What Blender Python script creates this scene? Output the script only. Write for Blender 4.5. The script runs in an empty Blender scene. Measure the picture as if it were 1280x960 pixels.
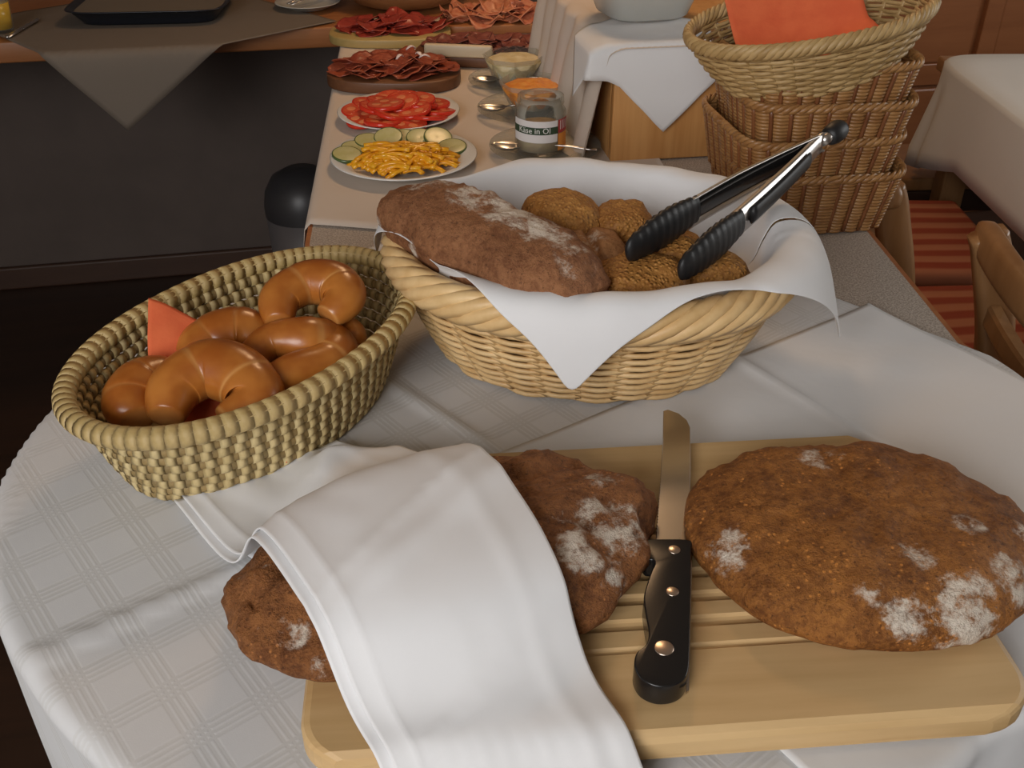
import bpy, bmesh, math, random
import numpy as np
from mathutils import Vector, Matrix, noise
random.seed(7)
R = math.radians
T = 0.86                      # height of the counter top above the floor
SC = bpy.context.scene
COL = SC.collection

# ------------------------------------------------------------------ camera, light, exposure
cam = bpy.data.objects.new('camera', bpy.data.cameras.new('camera'))
COL.objects.link(cam)
cam.location = (0, 0, T + 0.56)
cam.rotation_euler = (R(57), 0, 0)
cam.data.sensor_width = 36
cam.data.lens = 36 * 1256 / 1280
cam.data.clip_start = 0.02
SC.camera = cam
SC.view_settings.view_transform = 'Standard'
SC.view_settings.look = 'None'
SC.view_settings.gamma = 1
SC.view_settings.exposure = 0.0
SC.view_settings.use_curve_mapping = False
world = bpy.data.worlds.new('world'); SC.world = world
world.use_nodes = True
world.node_tree.nodes['Background'].inputs[0].default_value = (0.55, 0.65, 0.8, 1)
world.node_tree.nodes['Background'].inputs[1].default_value = 0.15

def area(name, loc, target, size, power, color, size_y=None):
    l = bpy.data.lights.new(name, 'AREA'); l.energy = power; l.color = color
    l.size = size
    if size_y: l.shape = 'RECTANGLE'; l.size_y = size_y
    o = bpy.data.objects.new(name, l); COL.objects.link(o); o.location = loc
    o.rotation_euler = (Vector(target) - Vector(loc)).to_track_quat('-Z', 'Y').to_euler()
    return o
# daylight from the window behind the photographer, from the window in the right wall,
# and the warm lamp over the buffet
area('daylight_rear', (-0.9, -1.45, T + 1.05), (0.05, 0.7, T), 1.3, 44, (1.0, 0.98, 0.965), 1.1)
area('daylight_side', (2.55, 1.6, T + 0.75), (0.9, 1.6, T - 0.1), 1.2, 12, (1.0, 0.97, 0.92), 1.0)
area('buffet_lamp_light', (0.05, 2.20, T + 1.22), (0.0, 1.8, T), 0.28, 5.4, (1.0, 0.62, 0.33))

# ------------------------------------------------------------------ helpers
class MB:
    """collects vertices and faces of ONE mesh"""
    def __init__(s): s.v = []; s.f = []
    def add(s, v, f):
        o = len(s.v); s.v += [tuple(map(float, p)) for p in v]; s.f += [tuple(i + o for i in q) for q in f]; return s
    def mesh(s, name, mat, smooth=True):
        m = bpy.data.meshes.new(name); m.from_pydata(s.v, [], s.f); m.update()
        if mat: m.materials.append(mat)
        if smooth: m.polygons.foreach_set('use_smooth', [True] * len(m.polygons))
        return m
    def build(s, name, mat, parent=None, smooth=True, loc=None):
        return obj(name, s.mesh(name, mat, smooth), parent, loc)

def obj(name, mesh, parent=None, loc=None):
    o = bpy.data.objects.new(name, mesh); COL.objects.link(o)
    if parent: o.parent = parent
    if loc is not None: o.location = loc
    return o
def tag(o, label, cat, group=None, kind=None):
    o['label'] = label; o['category'] = cat
    if group: o['group'] = group
    if kind: o['kind'] = kind
    return o
def struct(o): o['kind'] = 'structure'; return o
def thing(name, label, cat, loc=(0, 0, 0), rz=0, group=None):
    o = bpy.data.objects.new(name, None); COL.objects.link(o); o.location = loc; o.rotation_euler = (0, 0, rz)
    o.empty_display_size = 0.05
    return tag(o, label, cat, group)
def copy_tree(o, loc, rz=None, label=None, parent=None):
    c = o.copy(); COL.objects.link(c); c.parent = parent
    if parent is None:
        c.location = loc
        if rz is not None: c.rotation_euler.z = rz
        if label: c['label'] = label
    for ch in list(o.children): copy_tree(ch, None, parent=c)
    return c
def solid(o, t, off=-1):
    m = o.modifiers.new('thickness', 'SOLIDIFY'); m.thickness = t; m.offset = off; return o
def subs(o, n=1):
    m = o.modifiers.new('subd', 'SUBSURF'); m.levels = n; m.render_levels = n; return o

def tube(mb, path, r, n=6, closed=False, up=(0, 0, 1), rb=None, caps=True):
    """tube along path; r across the side direction, rb along the up direction (lists allowed)"""
    p = np.array(path, float); N = len(p)
    rs = np.broadcast_to(np.array(r, float), (N,)); rbs = rs if rb is None else np.broadcast_to(np.array(rb, float), (N,))
    if closed: t = np.roll(p, -1, 0) - np.roll(p, 1, 0)
    else:
        t = np.gradient(p, axis=0)
    t /= np.linalg.norm(t, axis=1)[:, None] + 1e-12
    u = np.array(up, float); u = np.broadcast_to(u, p.shape)
    s = np.cross(t, u); s /= np.linalg.norm(s, axis=1)[:, None] + 1e-12
    w = np.cross(s, t)
    a = np.linspace(0, 2 * math.pi, n, endpoint=False)
    V = p[:, None, :] + np.cos(a)[None, :, None] * s[:, None, :] * rs[:, None, None] + np.sin(a)[None, :, None] * w[:, None, :] * rbs[:, None, None]
    V = V.reshape(-1, 3); F = []
    for i in range(N if closed else N - 1):
        j = (i + 1) % N
        for k in range(n):
            l = (k + 1) % n
            F.append((i * n + k, i * n + l, j * n + l, j * n + k))
    if not closed and caps:
        F.append(tuple(range(n - 1, -1, -1))); F.append(tuple((N - 1) * n + k for k in range(n)))
    mb.add(V, F); return mb
def lathe(mb, prof, n=32, c=(0, 0, 0), sx=1, sy=1, closed=False):
    V = []; F = []; m = len(prof)
    for i in range(n):
        a = 2 * math.pi * i / n
        for r, z in prof: V.append((c[0] + r * math.cos(a) * sx, c[1] + r * math.sin(a) * sy, c[2] + z))
    for i in range(n):
        j = (i + 1) % n
        for k in range(m if closed else m - 1):
            l = (k + 1) % m
            F.append((i * m + k, j * m + k, j * m + l, i * m + l))
    mb.add(V, F); return mb
def box(mb, c, s, rot=None):
    x, y, z = s[0] / 2, s[1] / 2, s[2] / 2
    V = [Vector((a * x, b * y, d * z)) for a in (-1, 1) for b in (-1, 1) for d in (-1, 1)]
    if rot: V = [rot @ v for v in V]
    V = [v + Vector(c) for v in V]
    mb.add(V, [(0, 1, 3, 2), (4, 6, 7, 5), (0, 4, 5, 1), (2, 3, 7, 6), (0, 2, 6, 4), (1, 5, 7, 3)]); return mb
def bev(o, w, seg=3, ang=40):
    m = o.modifiers.new('bevel', 'BEVEL'); m.width = w; m.segments = seg; m.limit_method = 'ANGLE'; m.angle_limit = R(ang); return o
def bbox(name, c, s, mat, parent=None, w=0.004, rot=None):
    o = box(MB(), c, s, rot).build(name, mat, parent, smooth=True); bev(o, w); return o
def prism(mb, poly, z0, z1):
    n = len(poly)
    mb.add([(x, y, z0) for x, y in poly] + [(x, y, z1) for x, y in poly],
           [tuple(range(n - 1, -1, -1)), tuple(range(n, 2 * n))] + [(i, (i + 1) % n, n + (i + 1) % n, n + i) for i in range(n)])
    return mb
def grid(mb, pts):
    a = len(pts); b = len(pts[0])
    mb.add([p for row in pts for p in row], [(i * b + j, i * b + j + 1, (i + 1) * b + j + 1, (i + 1) * b + j) for i in range(a - 1) for j in range(b - 1)])
    return mb
def nz(x, y, z=0.0): return noise.noise(Vector((x, y, z)))
def smooth_poly(pts, n):
    """closed Catmull-Rom resample"""
    P = np.array(pts, float); N = len(P); out = []
    for i in range(N):
        p0, p1, p2, p3 = P[i - 1], P[i], P[(i + 1) % N], P[(i + 2) % N]
        for k in range(n):
            t = k / n
            out.append(tuple(0.5 * ((2 * p1) + (-p0 + p2) * t + (2 * p0 - 5 * p1 + 4 * p2 - p3) * t * t + (-p0 + 3 * p1 - 3 * p2 + p3) * t ** 3)))
    return out
def spline(pts, n):
    P = np.array(pts, float); P = np.vstack([2 * P[0] - P[1], P, 2 * P[-1] - P[-2]]); out = []
    for i in range(1, len(P) - 2):
        p0, p1, p2, p3 = P[i - 1], P[i], P[i + 1], P[i + 2]
        for k in range(n):
            t = k / n
            out.append(0.5 * ((2 * p1) + (-p0 + p2) * t + (2 * p0 - 5 * p1 + 4 * p2 - p3) * t * t + (-p0 + 3 * p1 - 3 * p2 + p3) * t ** 3))
    out.append(P[-2]); return np.array(out)

def sup(t, a, b, e):
    c, s = math.cos(t), math.sin(t)
    return a * math.copysign(abs(c) ** (2 / e), c), b * math.copysign(abs(s) ** (2 / e), s)

# ------------------------------------------------------------------ materials
class NT:
    def __init__(s, name):
        s.m = bpy.data.materials.new(name); s.m.use_nodes = True; s.t = s.m.node_tree; s.n = s.t.nodes
        s.b = s.n['Principled BSDF']; s.co = s.n.new('ShaderNodeTexCoord').outputs['Object']
    def link(s, a, b): s.t.links.new(a, b)
    def setv(s, sock, v):
        if hasattr(v, 'node'): s.link(v, sock)
        elif isinstance(v, (tuple, list)) and len(v) == 3 and sock.type == 'RGBA': sock.default_value = (*v, 1)
        else: sock.default_value = v
    def noise(s, scale, detail=4, rough=0.55, vec=None, dist=0.0):
        t = s.n.new('ShaderNodeTexNoise'); t.inputs['Scale'].default_value = scale; t.inputs['Detail'].default_value = detail
        t.inputs['Roughness'].default_value = rough; t.inputs['Distortion'].default_value = dist
        s.link(vec or s.co, t.inputs['Vector']); return t.outputs['Fac']
    def voro(s, scale, vec=None, feat='F1'):
        t = s.n.new('ShaderNodeTexVoronoi'); t.inputs['Scale'].default_value = scale; t.feature = feat
        s.link(vec or s.co, t.inputs['Vector']); return t.outputs['Distance']
    def map(s, scale=(1, 1, 1), rot=(0, 0, 0), loc=(0, 0, 0)):
        t = s.n.new('ShaderNodeMapping'); t.inputs['Scale'].default_value = scale; t.inputs['Rotation'].default_value = rot; t.inputs['Location'].default_value = loc
        s.link(s.co, t.inputs['Vector']); return t.outputs['Vector']
    def math(s, op, a, b=0.0, clamp=False):
        t = s.n.new('ShaderNodeMath'); t.operation = op; t.use_clamp = clamp
        s.setv(t.inputs[0], a); s.setv(t.inputs[1], b); return t.outputs[0]
    def ramp(s, f, lo, hi, a=0.0, b=1.0):
        t = s.n.new('ShaderNodeMapRange'); t.interpolation_type = 'SMOOTHSTEP'
        s.setv(t.inputs[0], f); t.inputs[1].default_value = lo; t.inputs[2].default_value = hi; t.inputs[3].default_value = a; t.inputs[4].default_value = b
        return t.outputs[0]
    def mix(s, f, a, b):
        t = s.n.new('ShaderNodeMix'); t.data_type = 'RGBA'
        s.setv(t.inputs[0], f); s.setv(t.inputs[6], a); s.setv(t.inputs[7], b); return t.outputs[2]
    def rnd(s): return s.n.new('ShaderNodeObjectInfo').outputs['Random']
    def bump(s, h, strength=0.3, dist=0.002):
        t = s.n.new('ShaderNodeBump'); t.inputs['Strength'].default_value = strength; t.inputs['Distance'].default_value = dist
        s.setv(t.inputs['Height'], h); s.link(t.outputs[0], s.b.inputs['Normal'])
    def out(s, color=None, rough=0.6, **k):
        if color is not None: s.setv(s.b.inputs['Base Color'], color)
        s.setv(s.b.inputs['Roughness'], rough)
        for a, v in k.items(): s.setv(s.b.inputs[a.replace('_', ' ')], v)
        return s.m
def plain(name, c, rough=0.6, **k): return NT(name).out(c, rough, **k)
def varied(name, c1, c2, scale=20, rough=0.6, bump=0.0, bscale=None, bd=0.001, rand=0.0, **k):
    n = NT(name); f = n.noise(scale)
    f = n.ramp(f, 0.3, 0.7)
    if rand: f = n.math('ADD', n.math('MULTIPLY', f, 1 - rand), n.math('MULTIPLY', n.rnd(), rand))
    col = n.mix(f, c1, c2)
    if bump: n.bump(n.noise(bscale or scale * 4), bump, bd)
    return n.out(col, rough, **k)
def wood(name, c1, c2, axis=0, scale=9, rough=0.45, stretch=14, bump=0.08):
    n = NT(name); sc = [scale * stretch / 3] * 3; sc[axis] = scale / 3
    f = n.noise(1.0, 6, 0.6, n.map(tuple(sc)), 0.6)
    g = n.noise(1.0, 3, 0.5, n.map(tuple(v * 4 for v in sc)))
    f = n.math('ADD', n.math('MULTIPLY', f, 0.75), n.math('MULTIPLY', g, 0.25))
    f = n.ramp(f, 0.32, 0.68); f = n.math('ADD', n.math('MULTIPLY', f, 0.8), n.math('MULTIPLY', n.rnd(), 0.2))
    n.bump(g, bump, 0.001)
    return n.out(n.mix(f, c1, c2), rough)
def bread(name, dark, light, patches, flour=(0.74, 0.66, 0.56), seed=0.0, amb=0.62, seeds=True, bs=1.0, bdist=0.004, gran=0.0):
    n = NT(name)
    f = n.ramp(n.noise(16, 6, 0.65, n.map(loc=(seed, 0, 0))), 0.3, 0.7)
    g = n.ramp(n.noise(110, 4, 0.8), 0.36, 0.62)
    col = n.mix(n.math('ADD', n.math('MULTIPLY', f, 0.5), n.math('MULTIPLY', g, 0.5)), dark, light)
    col = n.mix(n.ramp(n.noise(260, 3, 0.8, n.map(loc=(3, seed, 1))), 0.56, 0.66, 0, 0.65), col, tuple(c * 0.45 for c in dark))
    if seeds:
        sd = n.ramp(n.voro(190), 0.12, 0.3, 1, 0)
        col = n.mix(n.math('MULTIPLY', sd, n.ramp(n.noise(30, 2), 0.45, 0.6)), col, tuple(min(1, c * 1.45) for c in light))
    m = n.ramp(n.noise(22, 5, 0.7, n.map(loc=(0, seed, 3))), amb, amb + 0.16, 0, 0.55)
    for (x, y, z, r, s) in patches:
        d = n.n.new('ShaderNodeVectorMath'); d.operation = 'DISTANCE'; n.link(n.co, d.inputs[0]); d.inputs[1].default_value = (x, y, z)
        m = n.math('MAXIMUM', m, n.ramp(d.outputs['Value'], r * 0.25, r * 1.25, s, 0))
    grain = n.noise(75, 5, 0.75, n.map(loc=(seed, 1, 0), scale=(1, 1, 1)))
    coarse = n.noise(34, 4, 0.7, n.map(loc=(seed, 7, 2)))
    m = n.ramp(n.math('ADD', m, n.math('MULTIPLY', n.ramp(m, 0, 0.5, 0.12, 1.0), n.math('ADD', n.math('MULTIPLY', n.math('SUBTRACT', grain, 0.5), 3.6), n.math('MULTIPLY', n.math('SUBTRACT', coarse, 0.5), 2.2)))), 0.30, 1.25)
    col = n.mix(n.math('MULTIPLY', m, 0.9), col, flour)
    h = n.math('ADD', n.noise(55, 6, 0.75), n.math('MULTIPLY', n.noise(240, 4, 0.8), 0.6))
    if gran:
        vg = n.voro(230); h = n.math('ADD', n.math('MULTIPLY', h, 0.5), n.ramp(vg, 0.0, 0.6, gran, 0))
        col = n.mix(n.ramp(vg, 0.15, 0.5, 0.45, 0), col, tuple(min(1, c * 1.5) for c in light))
    n.bump(h, bs, bdist)
    return n.out(col, n.ramp(m, 0, 1, 0.6, 0.9), Specular_IOR_Level=0.3)
def damask():
    n = NT('damask_cloth'); sp = n.n.new('ShaderNodeSeparateXYZ'); n.link(n.map(rot=(0, 0, R(51)), scale=(1, 1, 1)), sp.inputs[0])
    tot = None
    for ax, off in (('X', 0.0), ('Y', 0.012)):
        u = n.math('FRACT', n.math('ADD', n.math('DIVIDE', sp.outputs[ax], 0.049), 5.0 + off / 0.049))
        d = n.math('ABSOLUTE', n.math('SUBTRACT', u, 0.5))
        l = None
        for c in (0.05, 0.15):
            e = n.ramp(n.math('ABSOLUTE', n.math('SUBTRACT', d, c)), 0.015, 0.05, 1, 0)
            l = e if l is None else n.math('MAXIMUM', l, e)
        tot = l if tot is None else n.math('MAXIMUM', tot, l)
    fine = n.noise(900, 2)
    col = n.mix(n.math('MULTIPLY', tot, n.ramp(n.noise(9, 2), 0.25, 0.7, 0.45, 1.0)), (0.66, 0.66, 0.665), (0.585, 0.58, 0.57))
    n.bump(n.math('ADD', n.math('MULTIPLY', tot, -1.0), n.math('MULTIPLY', fine, 0.3)), 0.18, 0.0005)
    return n.out(col, n.ramp(tot, 0, 1, 0.6, 0.8))
def cloth(name, c, wr=0.15, scale=14):
    n = NT(name); h = n.math('ADD', n.math('MULTIPLY', n.noise(scale, 3), 1.0), n.math('MULTIPLY', n.noise(1100, 2), 0.02))
    n.bump(h, wr, 0.01)
    return n.out(n.mix(n.noise(6, 3), c, tuple(v * 0.93 for v in c)), 0.8)
def granite():
    n = NT('speckled_laminate')
    f = n.ramp(n.noise(420, 3, 0.8), 0.35, 0.65); g = n.ramp(n.voro(330), 0.1, 0.45)
    col = n.mix(f, (0.26, 0.21, 0.17), n.mix(g, (0.38, 0.32, 0.27), (0.62, 0.55, 0.48)))
    return n.out(col, 0.28)
def striped():
    n = NT('red_striped_fabric'); w = n.n.new('ShaderNodeTexWave'); w.wave_type = 'BANDS'; w.bands_direction = 'Y'
    w.inputs['Scale'].default_value = 5.5; w.inputs['Distortion'].default_value = 3.0; w.inputs['Detail'].default_value = 1; w.inputs['Detail Scale'].default_value = 0.6
    n.link(n.co, w.inputs['Vector'])
    n.bump(w.outputs['Fac'], 0.3, 0.01)
    return n.out(n.mix(n.ramp(w.outputs['Fac'], 0.25, 0.75), (0.30, 0.055, 0.025), (0.44, 0.17, 0.09)), 0.8)

MT = {}
MT['damask'] = damask()
MT['linen'] = cloth('white_linen', (0.74, 0.74, 0.745))
MT['napkin'] = cloth('white_napkin', (0.80, 0.80, 0.81), 0.1, 10)
MT['runner'] = cloth('cream_runner', (0.62, 0.53, 0.45), 0.12)
MT['beige'] = cloth('beige_cloth_shaded', (0.165, 0.132, 0.102), 0.1)  # shade of the dim shelf corner is put into this beige
MT['table_linen'] = cloth('ivory_damask', (0.70, 0.69, 0.66), 0.15, 9)
MT['granite'] = granite()
MT['edge_wood'] = wood('reddish_edge_wood', (0.30, 0.10, 0.035), (0.42, 0.17, 0.06), 0)
MT['shelf_wood'] = wood('orange_shelf_wood', (0.26, 0.09, 0.025), (0.34, 0.14, 0.048), 0)
MT['board'] = wood('pale_board_wood', (0.50, 0.31, 0.13), (0.66, 0.45, 0.22), 0, 6, 0.5, 12)
MT['meat_board'] = wood('dark_board_wood', (0.10, 0.035, 0.014), (0.17, 0.07, 0.028), 0)
MT['green_board'] = wood('olive_board_wood', (0.36, 0.25, 0.08), (0.45, 0.32, 0.12), 0)
MT['pine'] = wood('pine_panel', (0.46, 0.21, 0.06), (0.62, 0.33, 0.12), 2, 8, 0.45, 12)
MT['chair'] = wood('chair_wood', (0.25, 0.12, 0.045), (0.36, 0.19, 0.08), 2, 7, 0.3, 8)
MT['panel'] = wood('wall_panel_wood', (0.24, 0.085, 0.030), (0.32, 0.12, 0.045), 0, 5, 0.35, 10)
MT['stripe'] = striped()
MT['grey_wall'] = varied('dark_grey_paint', (0.082, 0.060, 0.050), (0.095, 0.070, 0.058), 6, 0.8)
MT['plaster'] = varied('cream_plaster', (0.42, 0.36, 0.30), (0.46, 0.40, 0.33), 5, 0.9)
MT['floor'] = wood('dark_floor_wood', (0.020, 0.010, 0.006), (0.038, 0.018, 0.010), 0, 4, 0.45, 10)
MT['baseboard'] = wood('dark_baseboard_wood', (0.040, 0.018, 0.010), (0.060, 0.027, 0.014), 0, 4, 0.5, 10)
MT['black'] = plain('black_plastic', (0.012, 0.011, 0.011), 0.22)
MT['silicone'] = plain('black_silicone', (0.010, 0.010, 0.011), 0.5)
MT['tray'] = plain('black_enamel', (0.012, 0.014, 0.020), 0.35)
MT['tray_in'] = plain('brown_tray_lining', (0.16, 0.13, 0.095), 0.35)
MT['steel'] = plain('brushed_steel', (0.66, 0.63, 0.60), 0.30, Metallic=1.0)
MT['blade'] = plain('blade_steel', (0.60, 0.57, 0.53), 0.25, Metallic=1.0)
MT['rivet'] = plain('rivet_metal', (0.75, 0.62, 0.52), 0.3, Metallic=1.0)
def thin_glass():
    n = NT('clear_glass'); tr_ = n.n.new('ShaderNodeBsdfTransparent'); tr_.inputs[0].default_value = (0.93, 0.94, 0.92, 1)
    mx = n.n.new('ShaderNodeMixShader'); lw = n.n.new('ShaderNodeLayerWeight'); lw.inputs[0].default_value = 0.35
    n.link(n.ramp(lw.outputs['Fresnel'], 0.0, 1.0, 0.04, 0.55), mx.inputs[0]); n.link(tr_.outputs[0], mx.inputs[1]); n.link(n.b.outputs[0], mx.inputs[2])
    n.link(mx.outputs[0], n.n['Material Output'].inputs['Surface'])
    return n.out((0.62, 0.60, 0.55), 0.06)
MT['glass'] = thin_glass()
MT['frost'] = NT('milky_glass').out((0.62, 0.62, 0.58), 0.2, Transmission_Weight=0.35, IOR=1.4)
MT['porcelain'] = plain('white_porcelain', (0.72, 0.71, 0.68), 0.2)
MT['willow'] = varied('pale_willow', (0.60, 0.37, 0.15), (0.80, 0.57, 0.29), 40, 0.45, 0.3, 160, 0.0008, 0.45)
MT['willow_stake'] = varied('pale_willow_stake', (0.42, 0.24, 0.09), (0.58, 0.36, 0.15), 40, 0.5, 0.2, 160, 0.0008, 0.4)
MT['wick2'] = varied('straw_wicker', (0.36, 0.22, 0.08), (0.56, 0.38, 0.17), 40, 0.5, 0.3, 160, 0.0008, 0.45)
MT['rattan'] = varied('brown_rattan', (0.26, 0.115, 0.035), (0.42, 0.22, 0.08), 40, 0.4, 0.3, 160, 0.0008, 0.5)
MT['rattan_stake'] = varied('dark_rattan_stake', (0.15, 0.05, 0.018), (0.24, 0.09, 0.03), 40, 0.4, 0.2, 160, 0.0008, 0.5)
MT['coil'] = varied('green_seagrass_coil', (0.20, 0.14, 0.055), (0.36, 0.24, 0.09), 60, 0.7, 0.5, 260, 0.001, 0.3)
MT['stitch'] = varied('straw_stitch', (0.44, 0.32, 0.13), (0.62, 0.49, 0.25), 80, 0.6, 0.4, 320, 0.0006, 0.6)
MT['coil_rim'] = varied('straw_rim', (0.40, 0.28, 0.10), (0.52, 0.38, 0.17), 50, 0.6, 0.5, 220, 0.001)
MT['orange_paper'] = varied('orange_paper', (0.72, 0.13, 0.045), (0.80, 0.17, 0.06), 30, 0.85, 0.3, 300, 0.0006)
def bun_mat():
    n = NT('glazed_bun')
    f = n.ramp(n.noise(22, 3), 0.3, 0.7); col = n.mix(f, (0.33, 0.090, 0.012), (0.50, 0.185, 0.034))
    geo = n.n.new('ShaderNodeAttribute'); geo.attribute_name = 'pale'
    col = n.mix(geo.outputs['Fac'], col, (0.66, 0.36, 0.12))
    n.bump(n.noise(60, 3), 0.15, 0.002)
    return n.out(col, 0.28)
MT['bun'] = bun_mat()
MT['tomato'] = varied('tomato_flesh', (0.55, 0.05, 0.02), (0.72, 0.13, 0.05), 90, 0.2, 0.4, 150, 0.001, 0.3)
MT['tomato_skin'] = plain('tomato_skin', (0.62, 0.035, 0.015), 0.2)
MT['cucumber'] = varied('cucumber_flesh', (0.46, 0.42, 0.15), (0.56, 0.52, 0.26), 70, 0.3, 0, rand=0.3)
MT['cuke_skin'] = plain('cucumber_skin', (0.07, 0.11, 0.03), 0.3)
MT['pepper'] = varied('yellow_pepper', (0.78, 0.32, 0.012), (0.85, 0.45, 0.02), 60, 0.25, 0, rand=0.5)
MT['salami'] = varied('salami', (0.20, 0.028, 0.016), (0.40, 0.10, 0.045), 120, 0.35, 0.4, 200, 0.001, 0.4)
MT['sausage'] = varied('dark_sausage', (0.13, 0.025, 0.018), (0.30, 0.09, 0.06), 110, 0.4, 0.4, 200, 0.001, 0.5)
MT['bacon'] = varied('cured_ham', (0.42, 0.10, 0.05), (0.62, 0.27, 0.14), 70, 0.4, 0.3, 120, 0.001, 0.4)
MT['beef'] = varied('red_cured_beef', (0.20, 0.018, 0.012), (0.34, 0.045, 0.025), 60, 0.35, 0.3, 120, 0.001, 0.4)
MT['rind'] = plain('pale_fat', (0.62, 0.50, 0.34), 0.4)
MT['garlic'] = plain('onion_white', (0.75, 0.62, 0.58), 0.35)
MT['spread'] = varied('orange_spread', (0.72, 0.22, 0.025), (0.80, 0.36, 0.07), 90, 0.4, 0.5, 120, 0.002)
MT['cream'] = varied('cream_spread', (0.62, 0.50, 0.26), (0.72, 0.62, 0.40), 60, 0.4, 0.5, 120, 0.002)
MT['oil'] = varied('pickled_cheese_in_oil', (0.50, 0.24, 0.03), (0.72, 0.52, 0.18), 60, 0.3)
MT['paper'] = plain('label_paper', (0.72, 0.70, 0.70), 0.7)
MT['green_print'] = plain('dark_green_print', (0.03, 0.06, 0.03), 0.7)
MT['red_print'] = plain('red_print', (0.45, 0.04, 0.04), 0.7)
MT['orange_print'] = plain('orange_print', (0.75, 0.28, 0.04), 0.7)
MT['white_print'] = plain('white_print', (0.8, 0.8, 0.78), 0.7)
MT['juice'] = plain('yellow_juice', (0.75, 0.45, 0.03), 0.2)
MT['bin'] = plain('dark_bin_plastic', (0.035, 0.033, 0.035), 0.4)
MT['bin_grey'] = plain('grey_bin_plastic', (0.10, 0.09, 0.09), 0.4)
MT['brownwood'] = wood('brown_bowl_wood', (0.22, 0.085, 0.03), (0.33, 0.15, 0.06), 0, 6, 0.35)
MT['socket'] = plain('dark_socket_plastic', (0.075, 0.065, 0.06), 0.5)
MT['daypane'] = NT('daylit_window_pane').out((0.8, 0.85, 0.9), 0.1, Emission_Color=(0.85, 0.93, 1, 1), Emission_Strength=1.5)
MT['lampshade'] = NT('lit_lamp_glass').out((0.9, 0.7, 0.45), 0.4, Emission_Color=(1, 0.62, 0.3, 1), Emission_Strength=2.0)

# ------------------------------------------------------------------ the room
WA = R(10.8)                                              # the back wall and the side shelf run at this angle
room = Matrix.Translation((-1.555, 2.72, 0)) @ Matrix.Rotation(WA, 4, 'Z')   # origin at the wall foot, +x along the wall, -y into the room
def rp(x, y, z): return room @ Vector((x, y, z))
def place(o): o.matrix_world = room @ o.matrix_world; return o
X0, X1, YF, HC = -1.3, 4.6, -4.6, 2.5
def rbox(name, c, s, mat): return place(box(MB(), c, s).build(name, mat, None, False))
struct(rbox('floor', ((X0 + X1) / 2, YF / 2, -0.05), (X1 - X0 + .2, -YF + .2, 0.1), MT['floor']))
struct(rbox('ceiling', ((X0 + X1) / 2, YF / 2, HC + 0.05), (X1 - X0 + .2, -YF + .2, 0.1), MT['plaster']))
wb = struct(rbox('wall_back', ((X0 + X1) / 2, 0.05, HC / 2), (X1 - X0, 0.1, HC), MT['grey_wall']))
struct(rbox('wall_left', (X0 - 0.05, YF / 2, HC / 2), (0.1, -YF, HC), MT['plaster']))
struct(rbox('wall_right', (X1 + 0.05, YF / 2, HC / 2), (0.1, -YF, HC), MT['plaster']))
struct(rbox('wall_front', ((X0 + X1) / 2, YF - 0.05, HC / 2), (X1 - X0, 0.1, HC), MT['plaster']))
bb = struct(rbox('baseboard_back', ((X0 + 2.0) / 2, -0.009, 0.036), (2.0 - X0, 0.018, 0.072), MT['baseboard'])); bev(bb, 0.006)
# windows in the wall behind the photographer and in the right wall
def window(name, c, w, h, ax):
    fr = MB(); t = 0.05
    def bar(du, dz, lu, lz):
        s = (lu, 0.05, lz) if ax == 'x' else (0.05, lu, lz)
        d = (du, 0, dz) if ax == 'x' else (0, du, dz)
        box(fr, (c[0] + d[0], c[1] + d[1], c[2] + dz), s)
    for s in (-1, 1): bar(s * w / 2, 0, t, h + t); bar(0, s * h / 2, w + t, t)
    bar(0, 0, 0.04, h)
    f = struct(place(fr.build(name, MT['porcelain'], None, False)))
    for s in (-1, 1):
        sz = (w / 2 - .05, 0.01, h - .05) if ax == 'x' else (0.01, w / 2 - .05, h - .05)
        d = (s * w / 4, 0) if ax == 'x' else (0, s * w / 4)
        p = box(MB(), (c[0] + d[0], c[1] + d[1], c[2]), sz).build('pane', MT['daypane'], f, False)
        p.matrix_parent_inverse = Matrix(); 
    return f
window('window_1', (0.2, YF + 0.03, 1.6), 1.5, 1.1, 'x')
window('window_2', (X1 - 0.03, -1.6, 1.5), 1.4, 1.1, 'y')
# wooden wainscot on the back wall to the right of the shelf: rails and raised panels
for k in range(5):
    x = 2.08 + k * 0.52
    p = box(MB(), (x + 0.25, -0.011, 0.78), (0.44, 0.022, 0.50), None).build('panel', MT['panel'], wb, False); bev(p, 0.008, 2)
    p2 = box(MB(), (x + 0.25, -0.011, 0.28), (0.44, 0.022, 0.34), None).build('panel', MT['panel'], wb, False); bev(p2, 0.008, 2)
    s = box(MB(), (x, -0.014, 0.58), (0.06, 0.028, 1.16), None).build('panel_stile', MT['panel'], wb, False); bev(s, 0.004, 2)
for z, h in ((0.06, 0.12), (0.495, 0.07), (1.10, 0.12)):
    s = box(MB(), (3.3, -0.0125, z), (2.5, 0.025, h), None).build('panel_rail', MT['panel'], wb, False); bev(s, 0.004, 2)
bk = box(MB(), (3.3, -0.004, 0.58), (2.5, 0.008, 1.16), None).build('panel_backing', MT['panel'], wb, False)
so = struct(place(box(MB(), (0.02, -0.006, 0.31), (0.085, 0.012, 0.085)).build('trim_1', MT['socket'], None, True))); bev(so, 0.006)
so['label'] = 'dark wall socket under the side shelf'
sc_ = lathe(MB(), [(0.0, 0.0), (0.018, 0.0), (0.022, 0.006)], 20).build('socket_well', MT['black'], so)
sc_.matrix_local = Matrix.Translation((0.02, -0.0135, 0.31)) @ Matrix.Rotation(R(90), 4, 'X')

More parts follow.
